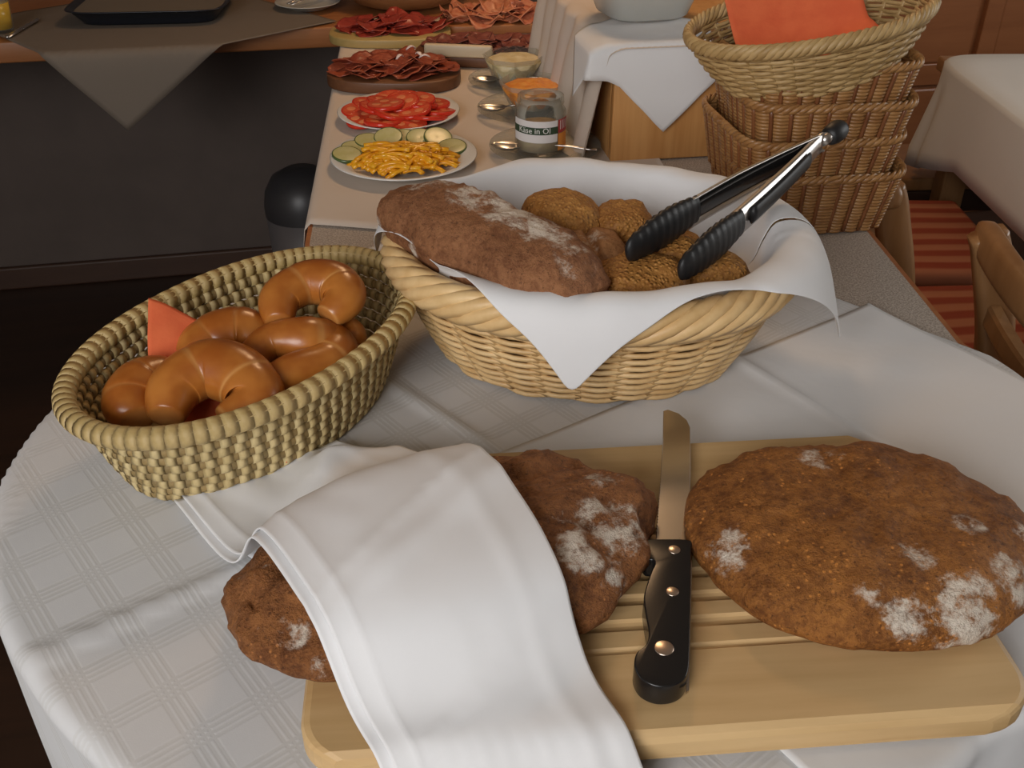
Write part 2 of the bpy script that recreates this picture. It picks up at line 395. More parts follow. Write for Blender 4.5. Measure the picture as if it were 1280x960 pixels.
# ------------------------------------------------------------------ the buffet counter: straight run with a round end
CC = (0.03, 0.70)
RT = [(-180, .472), (-168 , .450), (-150, .415), (-138, .398), (-115, .385), (-90, .375), (-65, .37), (-43, .372), (-20, .46), (0, .505), (17.5, .515), (24.8, .518)]
def round_r(a):
    """radius of the round end at angle a (degrees)"""
    a = (a + 180) % 360 - 180
    tb = RT + [(40, .52), (90, .52), (140, .50), (168, .484), (180, .472)]
    return float(np.interp(a, [t[0] for t in tb], [t[1] for t in tb]))
def left_edge(y): return -0.265 - (y - 1.209) * 0.093
def right_edge(y): return 0.500 - (y - 0.917) * 0.05
YB = 2.44
outline = []
th = math.atan2(1.10 - CC[1], left_edge(1.10) - CC[0])
a0 = math.degrees(math.atan2(0.95 - CC[1], right_edge(0.95) - CC[0]))
outline.append((right_edge(YB), YB)); outline.append((left_edge(YB), YB)); outline.append((left_edge(1.20), 1.20))
a1 = math.degrees(math.atan2(1.13 - CC[1], left_edge(1.13) - CC[0]))
n_arc = 110
for k in range(n_arc + 1):
    a = a1 + (360 + a0 - a1) * k / n_arc
    r = round_r(a); outline.append((CC[0] + r * math.cos(R(a)), CC[1] + r * math.sin(R(a))))
ctr = thing('buffet_counter', 'long buffet counter with speckled laminate top and round end', 'counter', (0.05, 1.5, 0))
def rel(pts, o=(0.05, 1.5)): return [(x - o[0], y - o[1]) for x, y in pts]
top = prism(MB(), rel(outline), T - 0.030, T - 0.0006).build('worktop', MT['granite'], ctr, False)
band = MB(); lo = rel(outline); n = len(lo)
cxy = np.array(lo)
d = np.roll(cxy, -1, 0) - np.roll(cxy, 1, 0); d /= np.linalg.norm(d, axis=1)[:, None]
nrm = np.c_[d[:, 1], -d[:, 0]]
o2 = cxy + nrm * 0.006
V = [(*p, T - 0.032) for p in lo] + [(*p, T - 0.0006) for p in lo] + [(*p, T - 0.0006) for p in o2] + [(*p, T - 0.032) for p in o2]
F = []
for i in range(n):
    j = (i + 1) % n
    for k in range(4): l = (k + 1) % 4; F.append((k * n + i, k * n + j, l * n + j, l * n + i))
band.add(V, F); bo = band.build('edge_band', MT['edge_wood'], ctr, False)
base = MB(); box(base, (0.05, 0.32, (T - 0.03 + 0.08) / 2), (0.60, 1.10, T - 0.03 - 0.08)); base.build('cabinet_body', MT['edge_wood'], ctr, False)
pl = MB(); box(pl, (0.05, 0.32, 0.04), (0.54, 1.04, 0.08)); pl.build('plinth', MT['baseboard'], ctr, False)
lg = MB(); lathe(lg, [(0, 0), (0.19, 0), (0.19, 0.012), (0.06, 0.03), (0.04, 0.06), (0.04, T - 0.05), (0.10, T - 0.03), (0, T - 0.03)], 32, (0, -0.82, 0))
lg.build('pedestal', MT['edge_wood'], ctr)

# side shelf along the back wall
sh = thing('side_shelf', 'deep wooden shelf counter along the dark grey wall', 'counter', rp(-0.2, -0.3, 0), WA)
SD = 0.62; 
def shelf_local(x, y): return (x, y)
s1 = bbox('worktop', (0.40, 0.01 , T - 0.024), (2.65, 0.58, 0.046), MT['shelf_wood'], sh, 0.005)
# ------------------------------------------------------------------ cloths on the counter
def outline_r(a):
    """distance from the centre of the round end to the worktop edge in direction a (radians)"""
    dx, dy = math.cos(a), math.sin(a); best = 9
    P = outline
    for i in range(len(P)):
        x1, y1 = P[i][0] - CC[0], P[i][1] - CC[1]; x2, y2 = P[(i + 1) % len(P)][0] - CC[0], P[(i + 1) % len(P)][1] - CC[1]
        ex, ey = x2 - x1, y2 - y1; den = dx * ey - dy * ex
        if abs(den) < 1e-9: continue
        t = (x1 * ey - y1 * ex) / den; u = (x1 * dy - y1 * dx) / den
        if t > 0 and -1e-6 <= u <= 1 + 1e-6: best = min(best, t)
    return best
RTAB = [outline_r(2 * math.pi * k / 720) for k in range(720)]
def rt(a):
    f = (a % (2 * math.pi)) / (2 * math.pi) * 720; i = int(f); f -= i
    return RTAB[i % 720] * (1 - f) + RTAB[(i + 1) % 720] * f
def drape_pt(x, y, lift, amp=0.012, freq=11, ph=0.0):
    dx, dy = x - CC[0], y - CC[1]; r = math.hypot(dx, dy); a = math.atan2(dy, dx)
    Rr = rt(a) + 0.008 + lift
    if r <= Rr - 0.004: return (x, y, T + lift)
    ov = r - Rr + 0.004
    br = 0.012                                   # bend over the edge
    if ov < br * 1.57: t = ov / br; rr = Rr - 0.004 + br * math.sin(t); z = -br * (1 - math.cos(t))
    else:
        z = -br - (ov - br * 1.57); w = min(1, (ov - br * 1.57) / 0.12)
        rr = Rr - 0.004 + br + w * (amp * (-0.5 + 0.6 * math.sin(a * freq + ph)) + 0.008 * nz(a * 6, ov * 4, 2))
    return (CC[0] + rr * math.cos(a), CC[1] + rr * math.sin(a), T + lift + z)
# damask cloth: a square laid cornerwise over the round end
dm = MB(); NA, NR = 240, 120; V = []; F = []
DC = (0.03, 0.62); HD = 0.775
pts = []
for i in range(NA):
    a = 2 * math.pi * i / NA
    s = HD / (abs(math.cos(a)) + abs(math.sin(a)))
    row = []
    for j in range(NR + 1):
        f = j / NR
        x, y = DC[0] + math.cos(a) * s * f, DC[1] + math.sin(a) * s * f
        p = list(drape_pt(x, y, 0.0012))
        # pressed creases of the folded cloth
        u = (x - DC[0]) * math.cos(R(-46)) + (y - DC[1]) * math.sin(R(-46)); v = -(x - DC[0]) * math.sin(R(-46)) + (y - DC[1]) * math.cos(R(-46))
        c1 = math.exp(-((u - (-0.148)) / 0.010) ** 2) * 0.0
        d1 = (x + 0.357) * (-0.58) + (y - 0.487) * 0.815          # ridge running in from the left edge
        if x < -0.10: p[2] += 0.0045 * math.exp(-(d1 / 0.006) ** 2) * (1 if p[2] > T - 0.01 else 0)
        d2 = (x + 0.147) * 0.707 + (y - 0.880) * 0.707
        p[2] += 0.0035 * math.exp(-(d2 / 0.007) ** 2) * (1 if (x > -0.2 and y > 0.7) else 0)
        row.append(tuple(p))
    pts.append(row)
pts.append(pts[0])
o = grid(dm, pts).build('tablecloth', MT['damask']); solid(o, 0.0008, 1)
tag(o, 'white damask tablecloth with woven double-line squares over the round counter end', 'tablecloth')
# plain overlay cloth with its corner behind the wicker basket
C0 = np.array((0.412, 1.024)); e1 = np.array((-0.83, -0.56)); e2 = np.array((0.56, -0.83))
rows = []
for i in range(91):
    s = 0.535 * i / 90; row = []
    for j in range(101):
        t = 0.64 * j / 100
        q = C0 + e1 * s + e2 * t
        p = list(drape_pt(q[0], q[1], 0.0042, 0.014, 9, 1.0))
        if p[2] > T:
            p[2] += 0.0010 * (1 + nz(q[0] * 9, q[1] * 9, 5)) + 0.004 * math.exp(-((s - 0.215) / 0.006) ** 2) * math.exp(-max(0, t - 0.22) / 0.05)
            p[2] += 0.003 * max(0, nz(q[0] * 5 + 3, q[1] * 14, 1)) 
        row.append(tuple(p))
    rows.append(row)
o = grid(MB(), rows).build('overlay_cloth', MT['linen']); solid(o, 0.0008, 1)
tag(o, 'plain white overlay cloth with a square corner on the speckled counter', 'tablecloth')
# runner under the cold cuts
rows = []
for i in range(50):
    v = i / 49; y = 1.215 + v * 1.20; row = []
    for j in range(60):
        u = j / 59; x = left_edge(y) - 0.035 + u * 0.56
        yy = y + (0.10 * (1 - u) - 0.055) * (1 - v) - 0.0
        p = [x, yy, T + 0.0014]
        le = left_edge(yy) - 0.006
        if x < le: p[2] = T + 0.0014 - (le - x) * 1.5; p[0] = le - 0.004 - (le - x) * 0.25
        else: p[2] += 0.0012 * (1 + nz(x * 12, yy * 7, 4))
        row.append(tuple(p))
    rows.append(row)
o = grid(MB(), rows).build('table_runner', MT['runner']); solid(o, 0.0008, 1)
tag(o, 'cream cloth runner under the plates of tomato, peppers and cold cuts', 'cloth')

# ------------------------------------------------------------------ loaves on the cutting board
BA = R(4.8); BCX, BCY, BL, BW, BT = 0.094, 0.562, 0.480, 0.308, 0.022
brd = MB()
ys = []
gro = [(-0.083, .004, .002), (-0.060, .009, .004), (-0.036, .009, .004), (-0.012, .009, .004), (0.012, .009, .004), (0.036, .009, .004), (0.060, .009, .004)]
prof = [(-BW / 2, BT * .35), (-BW / 2, BT * .65), (-BW / 2 + .002, BT * .85), (-BW / 2 + .006, BT)]
yy = -BW / 2 + .006
for k in range(1, 8): prof.append((-BW / 2 + .006 + k * .0045, BT))
for g, w, dp in gro:
    prof += [(g - w / 2 - .0012, BT), (g - w / 2, BT - dp * .7), (g - w / 4, BT - dp), (g + w / 4, BT - dp), (g + w / 2, BT - dp * .7), (g + w / 2 + .0012, BT)]
for k in range(8): prof.append((BW / 2 - .006 - (7 - k) * .0045, BT))
prof += [(BW / 2 - .002, BT * .85), (BW / 2, BT * .65), (BW / 2, BT * .35)]
CR = 0.034
def half(y):
    e = BW / 2 - abs(y)
    return BL / 2 - (CR - math.sqrt(max(0, CR * CR - (CR - e) ** 2)) if e < CR else 0)
V = []; F = []
for (y, z) in prof:
    h = half(y)
    for x, zz in ((-h, 0.003), (-h, z - .005), (-h + .002, z - .0015), (-h + .006, z), (h - .006, z), (h - .002, z - .0015), (h, z - .005), (h, 0.003), (h - .004, 0), (-h + .004, 0)):
        V.append((x, y, max(0, zz)))
m = 10
for i in range(len(prof) - 1):
    for k in range(m): l = (k + 1) % m; F.append((i * m + k, i * m + l, (i + 1) * m + l, (i + 1) * m + k))
F.append(tuple(range(m))[::-1]); F.append(tuple((len(prof) - 1) * m + k for k in range(m)))
brd.add(V, F)
ZB = T + 0.0105
bo = brd.build('cutting_board', MT['board'], None, False, (BCX, BCY, ZB)); bo.rotation_euler.z = BA
tag(bo, 'pale wooden cutting board with crumb grooves and rounded corners', 'cutting board')

def loaf(name, a, b, h, rot, mat, loc, label, cat='bread', rough=0.006, prof=None, seed=0, extra=None, NA=120, e=2.0):
    prof = prof or [(0.0, 0.0), (0.5, 0.0), (0.84, 0.0), (0.93, .06), (0.985, .2), (1.0, .34), (0.985, .48), (0.94, .62), (0.86, .75), (0.74, .86), (0.58, .935), (0.40, .975), (0.2, .995), (0.0, 1.0)]
    pr = spline([(r, z, 0) for r, z in prof], 3)[:, :2]
    V = []; F = []; N = len(pr)
    for i in range(NA):
        t = 2 * math.pi * i / NA
        for r, z in pr:
            x, y = sup(t, a * r, b * r, e); zz = h * z
            k = 1 + 0.05 * nz(math.cos(t) * 1.3 + seed, math.sin(t) * 1.3, 0.5)
            x *= k; y *= k
            dd = rough * (0.9 * nz(x * 22 + seed, y * 22, zz * 22) + 0.5 * nz(x * 60, y * 60 + seed, zz * 60) + 0.28 * nz(x * 150, y * 150, zz * 150 + seed)) * min(1, z * 6)
            nx, ny = math.cos(t) * r, math.sin(t) * r; q = max(0.25, z)
            x += dd * nx; y += dd * ny; zz += dd * q
            if extra: x, y, zz = extra(x, y, zz)
            V.append((x, y, max(0, zz)))
    for i in range(NA):
        j = (i + 1) % NA
        for k in range(N - 1): F.append((i * N + k, j * N + k, j * N + k + 1, i * N + k + 1))
    o = MB().add(V, F).build(name, mat, None, True, loc); o.rotation_euler.z = rot
    return tag(o, label, cat)
crust_r = bread('rye_crust_seeded', (0.130, 0.041, 0.008), (0.40, 0.158, 0.034),
    [(.042, -.092, .030, .034, 1.0), (.000, -.100, .035, .022, .9), (.092, -.066, .04, .030, .9), (.018, -.052, .048, .017, .85), (-.110, -.030, .035, .026, .6), (-.022, -.085, .05, .02, .55), (.066, -.020, .046, .016, .6), (-.02, .062, .055, .026, .55), (.108, -.02, .03, .02, .7)], seed=1.0, amb=0.66, bs=0.9)
loaf('round_rye_loaf', 0.131, 0.108, 0.050, 0, crust_r, (0.264, 0.573, ZB + BT), 'whole flat round brown rye loaf beside the bread knife', 'bread', 0.006, seed=3.1)
crust_l = bread('rye_crust_floured', (0.120, 0.038, 0.011), (0.35, 0.138, 0.042),
    [(.113, -.045, .05, .036, 1.0), (.075, -.063, .055, .024, 1.0), (.085, -.040, .075, .018, .9), (.130, .010, .055, .022, .8), (-.100, -.085, .03, .018, .9), (-.127, -.045, .04, .016, .7), (-.120, -.075, .03, .016, .8), (.10, .035, .07, .020, .6), (.09, -.075, .02, .018, .8)], seed=4.0, amb=0.54, bs=1.0, bdist=0.005)
def lobe(x, y, z):
    # torn lobe low on the front side and a folded crack over the top
    g = math.exp(-((x - 0.075) / 0.022) ** 2) * (1 if y < 0 else 0)
    if z < 0.035: y -= 0.016 * g * math.sin(min(1, z / 0.030) * math.pi) ** 0.7
    z -= 0.007 * math.exp(-(((y - 0.020) - 0.16 * x + 0.012 * nz(x * 25, 3)) / 0.008) ** 2) * (1 if z > 0.04 else 0)
    return x, y, z
LA, LB, LH, LROT, LX, LY = 0.163, 0.096, 0.057, R(24), -0.046, 0.549
loaf('oval_rye_loaf', LA, LB, LH, LROT, crust_l, (LX, LY, ZB + BT), 'large floured oval rye loaf partly covered by a white napkin', 'bread', 0.010, seed=8.3, extra=lobe)

# napkin draped over the oval loaf
tp = [(1.0, .34), (0.985, .48), (0.94, .62), (0.86, .75), (0.74, .86), (0.58, .935), (0.40, .975), (0.2, .995), (0.0, 1.0)]
def loafL_h(x, y):
    dx, dy = x - LX, y - LY; c, s = math.cos(-LROT), math.sin(-LROT)
    u, v = dx * c - dy * s, dx * s + dy * c
    r = math.hypot(u / (LA + .006), v / (LB + .006))
    if r >= 1: return 0
    return (LH + .004) * float(np.interp(r, [q[0] for q in tp[::-1]], [q[1] for q in tp[::-1]]))
def ground(x, y):
    dx, dy = x - BCX, y - BCY; c, s = math.cos(-BA), math.sin(-BA); u, v = dx * c - dy * s, dx * s + dy * c
    on = abs(v) < BW / 2 + .003 and abs(u) < BL / 2 + .003
    h = loafL_h(x, y)
    z = (ZB - T + BT + 0.001) if on else 0.0045
    return max(z, ZB - T + BT + h if h > 0 else 0)
le = spline([(-0.282, 0.668, 0), (-0.232, 0.606, 0), (-0.183, 0.548, 0), (-0.135, 0.478, 0), (-0.102, 0.428, 0), (-0.070, 0.382, 0), (-0.045, 0.335, 0), (-0.030, 0.300, 0)], 14)
re = spline([(-0.160, 0.742, 0), (-0.098, 0.700, 0), (-0.040, 0.646, 0), (-0.002, 0.580, 0), (0.028, 0.510, 0), (0.052, 0.450, 0), (0.085, 0.380, 0), (0.118, 0.300, 0)], 14)
def drape(le, re, nj, off, it, wr=1.0):
    ni = len(le); Z = np.zeros((ni, nj)); XY = np.zeros((ni, nj, 2))
    for i in range(ni):
        for j in range(nj):
            f = j / (nj - 1); XY[i, j] = (le[i] * (1 - f) + re[i] * f)[:2]; Z[i, j] = ground(*XY[i, j])
    B = Z.copy()
    for k in range(it):
        P = np.pad(Z, 1, mode='edge'); avg = (P[:-2, 1:-1] + P[2:, 1:-1] + P[1:-1, :-2] + P[1:-1, 2:]) / 4
        Z = np.maximum(B, avg)
    for i in range(ni):
        t = i / (ni - 1)
        for j in range(nj):
            f = j / (nj - 1); x, y = XY[i, j]
            w = 0.0035 * math.exp(-((t - 0.50 + 0.10 * f) / 0.012) ** 2) + 0.003 * math.exp(-((t - 0.74 + 0.06 * f) / 0.012) ** 2) + 0.003 * math.exp(-((f - 0.80) / 0.05) ** 2) * 0.5
            w += 0.004 * math.exp(-((t - 0.20 + 0.16 * f) / 0.05) ** 2) * (0.4 + f)
            w += 0.004 * max(0, nz(x * 16, y * 16, 2)) * (1 - t) * 1.4 + 0.0018 * nz(x * 30, y * 30, 7)
            Z[i, j] = max(B[i, j], Z[i, j] + wr * w)
    for k in range(5):
        P = np.pad(Z, 1, mode='edge'); Z = 0.4 * Z + 0.15 * (P[:-2, 1:-1] + P[2:, 1:-1] + P[1:-1, :-2] + P[1:-1, 2:])
    Z += 0.003
    for i in range(ni):
        t = i / (ni - 1)
        for j in range(nj):
            f = j / (nj - 1)
            for t0, k0, hgt in ((0.46, 0.12, 0.0028), (0.72, 0.10, 0.0030), (0.30, 0.16, 0.0016)):
                q = t - t0 + k0 * f; Z[i, j] += wr * hgt * math.exp(-abs(q) / 0.018)
            Z[i, j] += wr * 0.0016 * math.exp(-abs(f - 0.10) / 0.03)
    return [[(XY[i, j, 0], XY[i, j, 1], T + Z[i, j] + off) for j in range(nj)] for i in range(ni)]
nk = thing('cloth_napkin', 'white folded cloth napkin draped over the floured oval loaf', 'napkin', (-0.06, 0.53, T))
def shift(rows, o): return [[(p[0] - o[0], p[1] - o[1], p[2] - o[2]) for p in r] for r in rows]
top_l = drape(le, re, 70, 0.0045, 40); low = drape(le + np.array((-0.0065, -0.003, 0)), re + np.array((-0.004, 0.0, 0)), 70, 0.0012, 40)
o = grid(MB(), shift(top_l, (-0.06, 0.53, T))).build('top_layer', MT['napkin'], nk); solid(o, 0.0012, 1)
o = grid(MB(), shift(low, (-0.06, 0.53, T))).build('folded_under_layer', MT['napkin'], nk); solid(o, 0.0012, 1)
# the loose flap of the napkin lying on the tablecloth behind the loaf
fl = []
for i in range(24):
    row = []
    for j in range(30):
        u, v = i / 23, j / 29
        a = np.array((-0.262, 0.640)) * (1 - v) + np.array((-0.170, 0.752)) * v; b = np.array((-0.190, 0.585)) * (1 - v) + np.array((-0.120, 0.690)) * v
        q = a * (1 - u) + b * u
        row.append((q[0] + 0.06, q[1] - 0.53, max(ground(*q), 0.0045) + 0.0006 + 0.003 * max(0, nz(q[0] * 25, q[1] * 25, 3))))
    fl.append(row)
o = grid(MB(), fl).build('loose_flap', MT['napkin'], nk); solid(o, 0.001, 1)

# ------------------------------------------------------------------ bread knife
KZ = ZB + BT
kn = thing('bread_knife', 'serrated bread knife with black riveted handle on the cutting board', 'knife', (0.098, 0.437, KZ), math.atan2(.308, .05) - R(90))
hand = [(-0.0209, 0.1266), (-0.0197, 0.1305), (-0.0047, 0.1337), (0.0146, 0.1352), (0.0151, 0.1216), (0.0153, 0.0693), (0.0153, 0.0258), (0.0146, 0.0086), (0.011, -0.0001), (0.0038, -0.0054), (-0.0055, -0.0069), (-0.0144, -0.0031), (-0.0192, 0.0046), (-0.0203, 0.0122), (-0.0188, 0.0196), (-0.0136, 0.0269), (-0.0122, 0.0375), (-0.015, 0.0539), (-0.0171, 0.0694), (-0.0159, 0.0822), (-0.013, 0.0976), (-0.0111, 0.1048), (-0.0124, 0.1093), (-0.0173, 0.11), (-0.0203, 0.1159)][::-1]
o = prism(MB(), smooth_poly(hand, 4), 0.001, 0.019).build('handle', MT['black'], kn); bev(o, 0.005, 4)
bl = [(-0.0115, 0.1249), (0.0145, 0.1249), (0.0139, 0.2468), (0.0129, 0.295), (0.0098, 0.3058), (0.0024, 0.3151), (-0.0077, 0.3199), (-0.0119, 0.3174)]
teeth = []
N = 46
for k in range(N):
    t = k / N; y = 0.3165 - (0.3165 - 0.148) * t; x = float(np.interp(y, [.14, .158, .203, .269, .3174], [-.0125, -.0115, -.0108, -.0108, -.0119]))
    teeth += [(x, y), (x + 0.0009, y - 0.0018)]
o = prism(MB(), bl[:-1] + teeth, 0.0088, 0.0104).build('blade', MT['blade'], kn, False); bev(o, 0.0004, 1)
sp = prism(MB(), [(0.0142, -0.002), (0.0160, 0.0), (0.0165, 0.128), (0.0142, 0.134)], 0.0088, 0.0108).build('tang', MT['blade'], kn, False)
for x, y, r in ((0.0026, 0.1228, .0046), (0.0025, 0.079, .0046), (-0.0015, 0.0256, .0066)):
    lathe(MB(), [(0, 0.0193), (r * .9, 0.0193), (r, 0.0190), (r, 0.017), (0, 0.017)], 20, (x, y, 0)).build('rivet', MT['rivet'], kn)

# ------------------------------------------------------------------ baskets
def wicker(name, label, ab, ar, h, loc, rz, ns, rows, sr, mats, rim_r, rim_n=6, rim_turns=16, e=2.0, group=None, same=False, bulge=0.0, tilt=(0, 0), npts=4, rim_h=None, stake_w=.0035):
    t = thing(name, label, 'basket', loc, rz, group); t.rotation_euler = (tilt[0], tilt[1], rz)
    def size(z):
        f = z / h; f = f + bulge * math.sin(f * math.pi)
        return ab[0] + (ar[0] - ab[0]) * f, ab[1] + (ar[1] - ab[1]) * f
    amp = sr * 1.05
    # equal-arclength parameters
    q = np.linspace(0, 2 * math.pi, 2001); X = np.array([sup(v, ab[0] + ar[0], ab[1] + ar[1], e) for v in q]); L = np.r_[0, np.cumsum(np.linalg.norm(np.diff(X, axis=0), axis=1))]
    def par(f): return float(np.interp((f % 1.0) * L[-1], L, q))
    NP = ns * npts; ts = [par(k / NP) for k in range(NP)]
    base = []
    z0 = sr
    for k in range(rows):
        z = z0 + (h - z0) * k / rows; a, b = size(z); p = []
        for i, v in enumerate(ts):
            x, y = sup(v, a, b, e); r = math.hypot(x, y) + 1e-9
            w = amp * math.sin(math.pi * i / npts + (math.pi if k % 2 else 0) + math.pi / 2)
            if same: w = amp * 1.5 * (abs(math.sin(math.pi * (i / npts + 0.5))) * 1.5 - 1.0)
            zz = z + 0.25 * sr * nz(i * 0.3, k * 3.1, 1)
            p.append((x * (1 + w / r), y * (1 + w / r), zz))
        tube(MB(), p, sr * 0.75, 6, True, rb=(h / rows) * 0.56).build('weaver_strand', mats[0], t)
    for s in range(ns):
        v = par((s + 0.5) / ns); p = []
        for k in range(7):
            z = sr + (h - sr) * k / 6; a, b = size(z); x, y = sup(v, a, b, e); p.append((x, y, z))
        tube(MB(), p, stake_w, 6, False, up=(p[0][0], p[0][1], 0), rb=sr * (1.1 if same else 0.6)).build('stake', mats[1], t)
    rh = rim_h or rim_r
    for s in range(rim_n):
        p = []; M_ = max(ns * 4, rim_turns * 10)
        for i in range(M_):
            v = par(i / M_); x, y = sup(v, ar[0], ar[1], e); r = math.hypot(x, y)
            ang = 2 * math.pi * (s / rim_n + rim_turns * i / M_)
            p.append((x * (1 + rim_r * math.cos(ang) / r), y * (1 + rim_r * math.cos(ang) / r), h + rh * math.sin(ang)))
        tube(MB(), p, rim_r * 0.75, 6, True, rb=rh * 0.75 * (2.2 / max(2.2, rim_n / 2))  + .0012).build('rim_strand', mats[2], t)
    bt = MB(); a, b = ab
    ring = [sup(v, a, b, e) for v in ts[::2]]
    prism(bt, ring, 0.0, sr * 1.5).build('bottom', mats[1], t, False)
    return t
# big pale oval basket
MBL = (0.080, 0.943); MBR = R(-7); MH = 0.110
wicker('wicker_bread_basket', 'large pale oval wicker basket lined with a white cloth and filled with bread', (0.152, 0.120), (0.198, 0.163), MH, (MBL[0], MBL[1], T + 0.006), MBR,
       26, 23, 0.0032, (MT['willow'], MT['willow_stake'], MT['willow']), 0.010, 7, 7, 2.15, bulge=0.10, rim_h=0.013, stake_w=.005)
# straw-coloured oval basket at the top of the stack and four brown ones under it
SX, SY, SR = 0.392, 1.322, R(7)
lab = ['brown rattan basket standing on the counter, lowest of the stack', 'brown rattan basket second from the bottom of the stack', 'brown rattan basket third from the bottom of the stack', 'brown rattan basket directly under the straw-coloured oval basket']
for k in range(4):
    wicker('rattan_basket', lab[k], (0.096, 0.094), (0.110, 0.108), 0.080, (SX + (0.004, -0.006, 0.003, -0.003)[k], SY + 0.002 * k, T + 0.001 + 0.0455 * k), SR + R((0, 3, -2, 4)[k]),
           32, 17, 0.0024, (MT['rattan'], MT['rattan_stake'], MT['rattan']), 0.0026, 3, 26, 5.5, group='brown rattan baskets in the stack', same=True, npts=6, rim_h=0.0032, stake_w=.0032)
ov = wicker('oval_wicker_basket', 'straw-coloured oval wicker basket tilted on top of the brown basket stack', (0.100, 0.066), (0.148, 0.104), 0.075, (SX - 0.014, SY - 0.035, T + 0.192), R(4),
       30, 15, 0.0024, (MT['wick2'], MT['wick2'], MT['wick2']), 0.0042, 5, 17, 2.1, bulge=0.12, tilt=(R(3), R(-10)), rim_h=0.0055)
# orange paper napkin in the tilted basket
rows = []
for i in range(26):
    row = []
    for j in range(26):
        u, v = i / 25 * 2 - 1, j / 25 * 2 - 1
        x, y = 0.085 * u, 0.088 * v + 0.006
        z = 0.030 + 0.032 * max(0, abs(v) - 0.2) ** 1.2 + 0.02 * u * u + 0.0015 * nz(u * 3, v * 3, 4)
        if v > 0.3: z += 0.05 * (v - 0.3)
        row.append((x, y, z))
    rows.append(row)
o = grid(MB(), rows).build('paper_napkin', MT['orange_paper']); solid(o, 0.0006, 1)
o.matrix_world = Matrix.Translation((SX - 0.014, SY - 0.035, T + 0.192)) @ Matrix.Rotation(R(4), 4, 'Z') @ Matrix.Rotation(R(-10), 4, 'Y') @ Matrix.Rotation(R(3), 4, 'X')
tag(o, 'orange paper napkin lining the tilted oval basket on the stack', 'napkin')

# coiled seagrass basket
GX, GY, GR = -0.240, 0.803, R(57.3)
gb = thing('seagrass_basket', 'coiled seagrass oval basket holding glazed pretzel rolls', 'basket', (GX, GY, T + 0.005), GR)
GH = 0.090; GROWS = 8; cr = GH / (GROWS + 0.6) / 2
stitch_list = []
for k in range(GROWS):
    z = cr + k * 2 * cr; f = z / GH
    a = 0.142 + (0.176 - 0.142) * (f ** 0.8); b = 0.084 + (0.110 - 0.084) * (f ** 0.8)
    n = 96; p = [(*sup(2 * math.pi * i / n, a, b, 2.1), z) for i in range(n)]
    tube(MB(), p, cr * 0.62, 8, True, rb=cr * 0.98).build('coil', MT['coil'], gb)
    # stitches at equal distances
    q = np.linspace(0, 2 * math.pi, 1001); X = np.array([sup(v, a, b, 2.1) for v in q]); L = np.r_[0, np.cumsum(np.linalg.norm(np.diff(X, axis=0), axis=1))]
    ns = int(L[-1] / 0.0135)
    for s in range(ns):
        v = float(np.interp((s + 0.5 * (k % 2)) / ns * L[-1], L, q)); x, y = sup(v, a, b, 2.1)
        x2, y2 = sup(v + .01, a, b, 2.1); stitch_list.append((x, y, z, math.atan2(y2 - y, x2 - x)))
st = MB(); tube(st, [(0.0, -math.cos(w) * (cr * .62 + .0004), math.sin(w) * (cr + .0004)) for w in np.linspace(0, 2 * math.pi, 10, endpoint=False)], 0.0005, 4, True, up=(1, 0, 0), rb=0.0046)
stm = st.mesh('stitch', MT['stitch'])
def camdist(s):
    w = Matrix.Rotation(GR, 3, 'Z') @ Vector((s[0], s[1], s[2])) + Vector((GX, GY, T)); nrm = Matrix.Rotation(GR, 3, 'Z') @ Vector((s[0], s[1] * 2, 0)).normalized()
    tc = (cam.location - w)
    return tc.length - 0.35 * abs(tc.normalized().dot(nrm))
stitch_list.sort(key=camdist)
for s in stitch_list[:300]:
    o = obj('stitch', stm, gb, (s[0], s[1], s[2])); o.rotation_euler.z = s[3]
rest = MB()
for s in stitch_list[300:]:
    m = Matrix.Translation((s[0], s[1], s[2])) @ Matrix.Rotation(s[3], 4, 'Z')
    rest.add([m @ Vector(v) for v in st.v], st.f)
o = rest.build('stitches', MT['stitch'], gb); o['kind'] = 'stuff'
p = [(*sup(2 * math.pi * i / 120, 0.181, 0.114, 2.1), GH) for i in range(120)]
tube(MB(), p, 0.0095, 10, True).build('rim', MT['coil_rim'], gb)
wm = MB(); tube(wm, [(0.0, -math.cos(w) * 0.0095, math.sin(w) * 0.0095) for w in np.linspace(0, 2 * math.pi, 14, endpoint=False)], 0.00035, 4, True, up=(1, 0, 0), rb=0.0062)
wmm = wm.mesh('rim_wrap', MT['coil_rim'])
for i in range(84):
    v = 2 * math.pi * i / 84; x, y = sup(v, 0.181, 0.114, 2.1); x2, y2 = sup(v + .01, 0.181, 0.114, 2.1)
    o = obj('rim_wrap', wmm, gb, (x, y, GH)); o.rotation_euler.z = math.atan2(y2 - y, x2 - x)
prism(MB(), [sup(2 * math.pi * i / 60, 0.142, 0.084, 2.1) for i in range(60)], 0.0, 0.008).build('bottom', MT['coil'], gb, False)

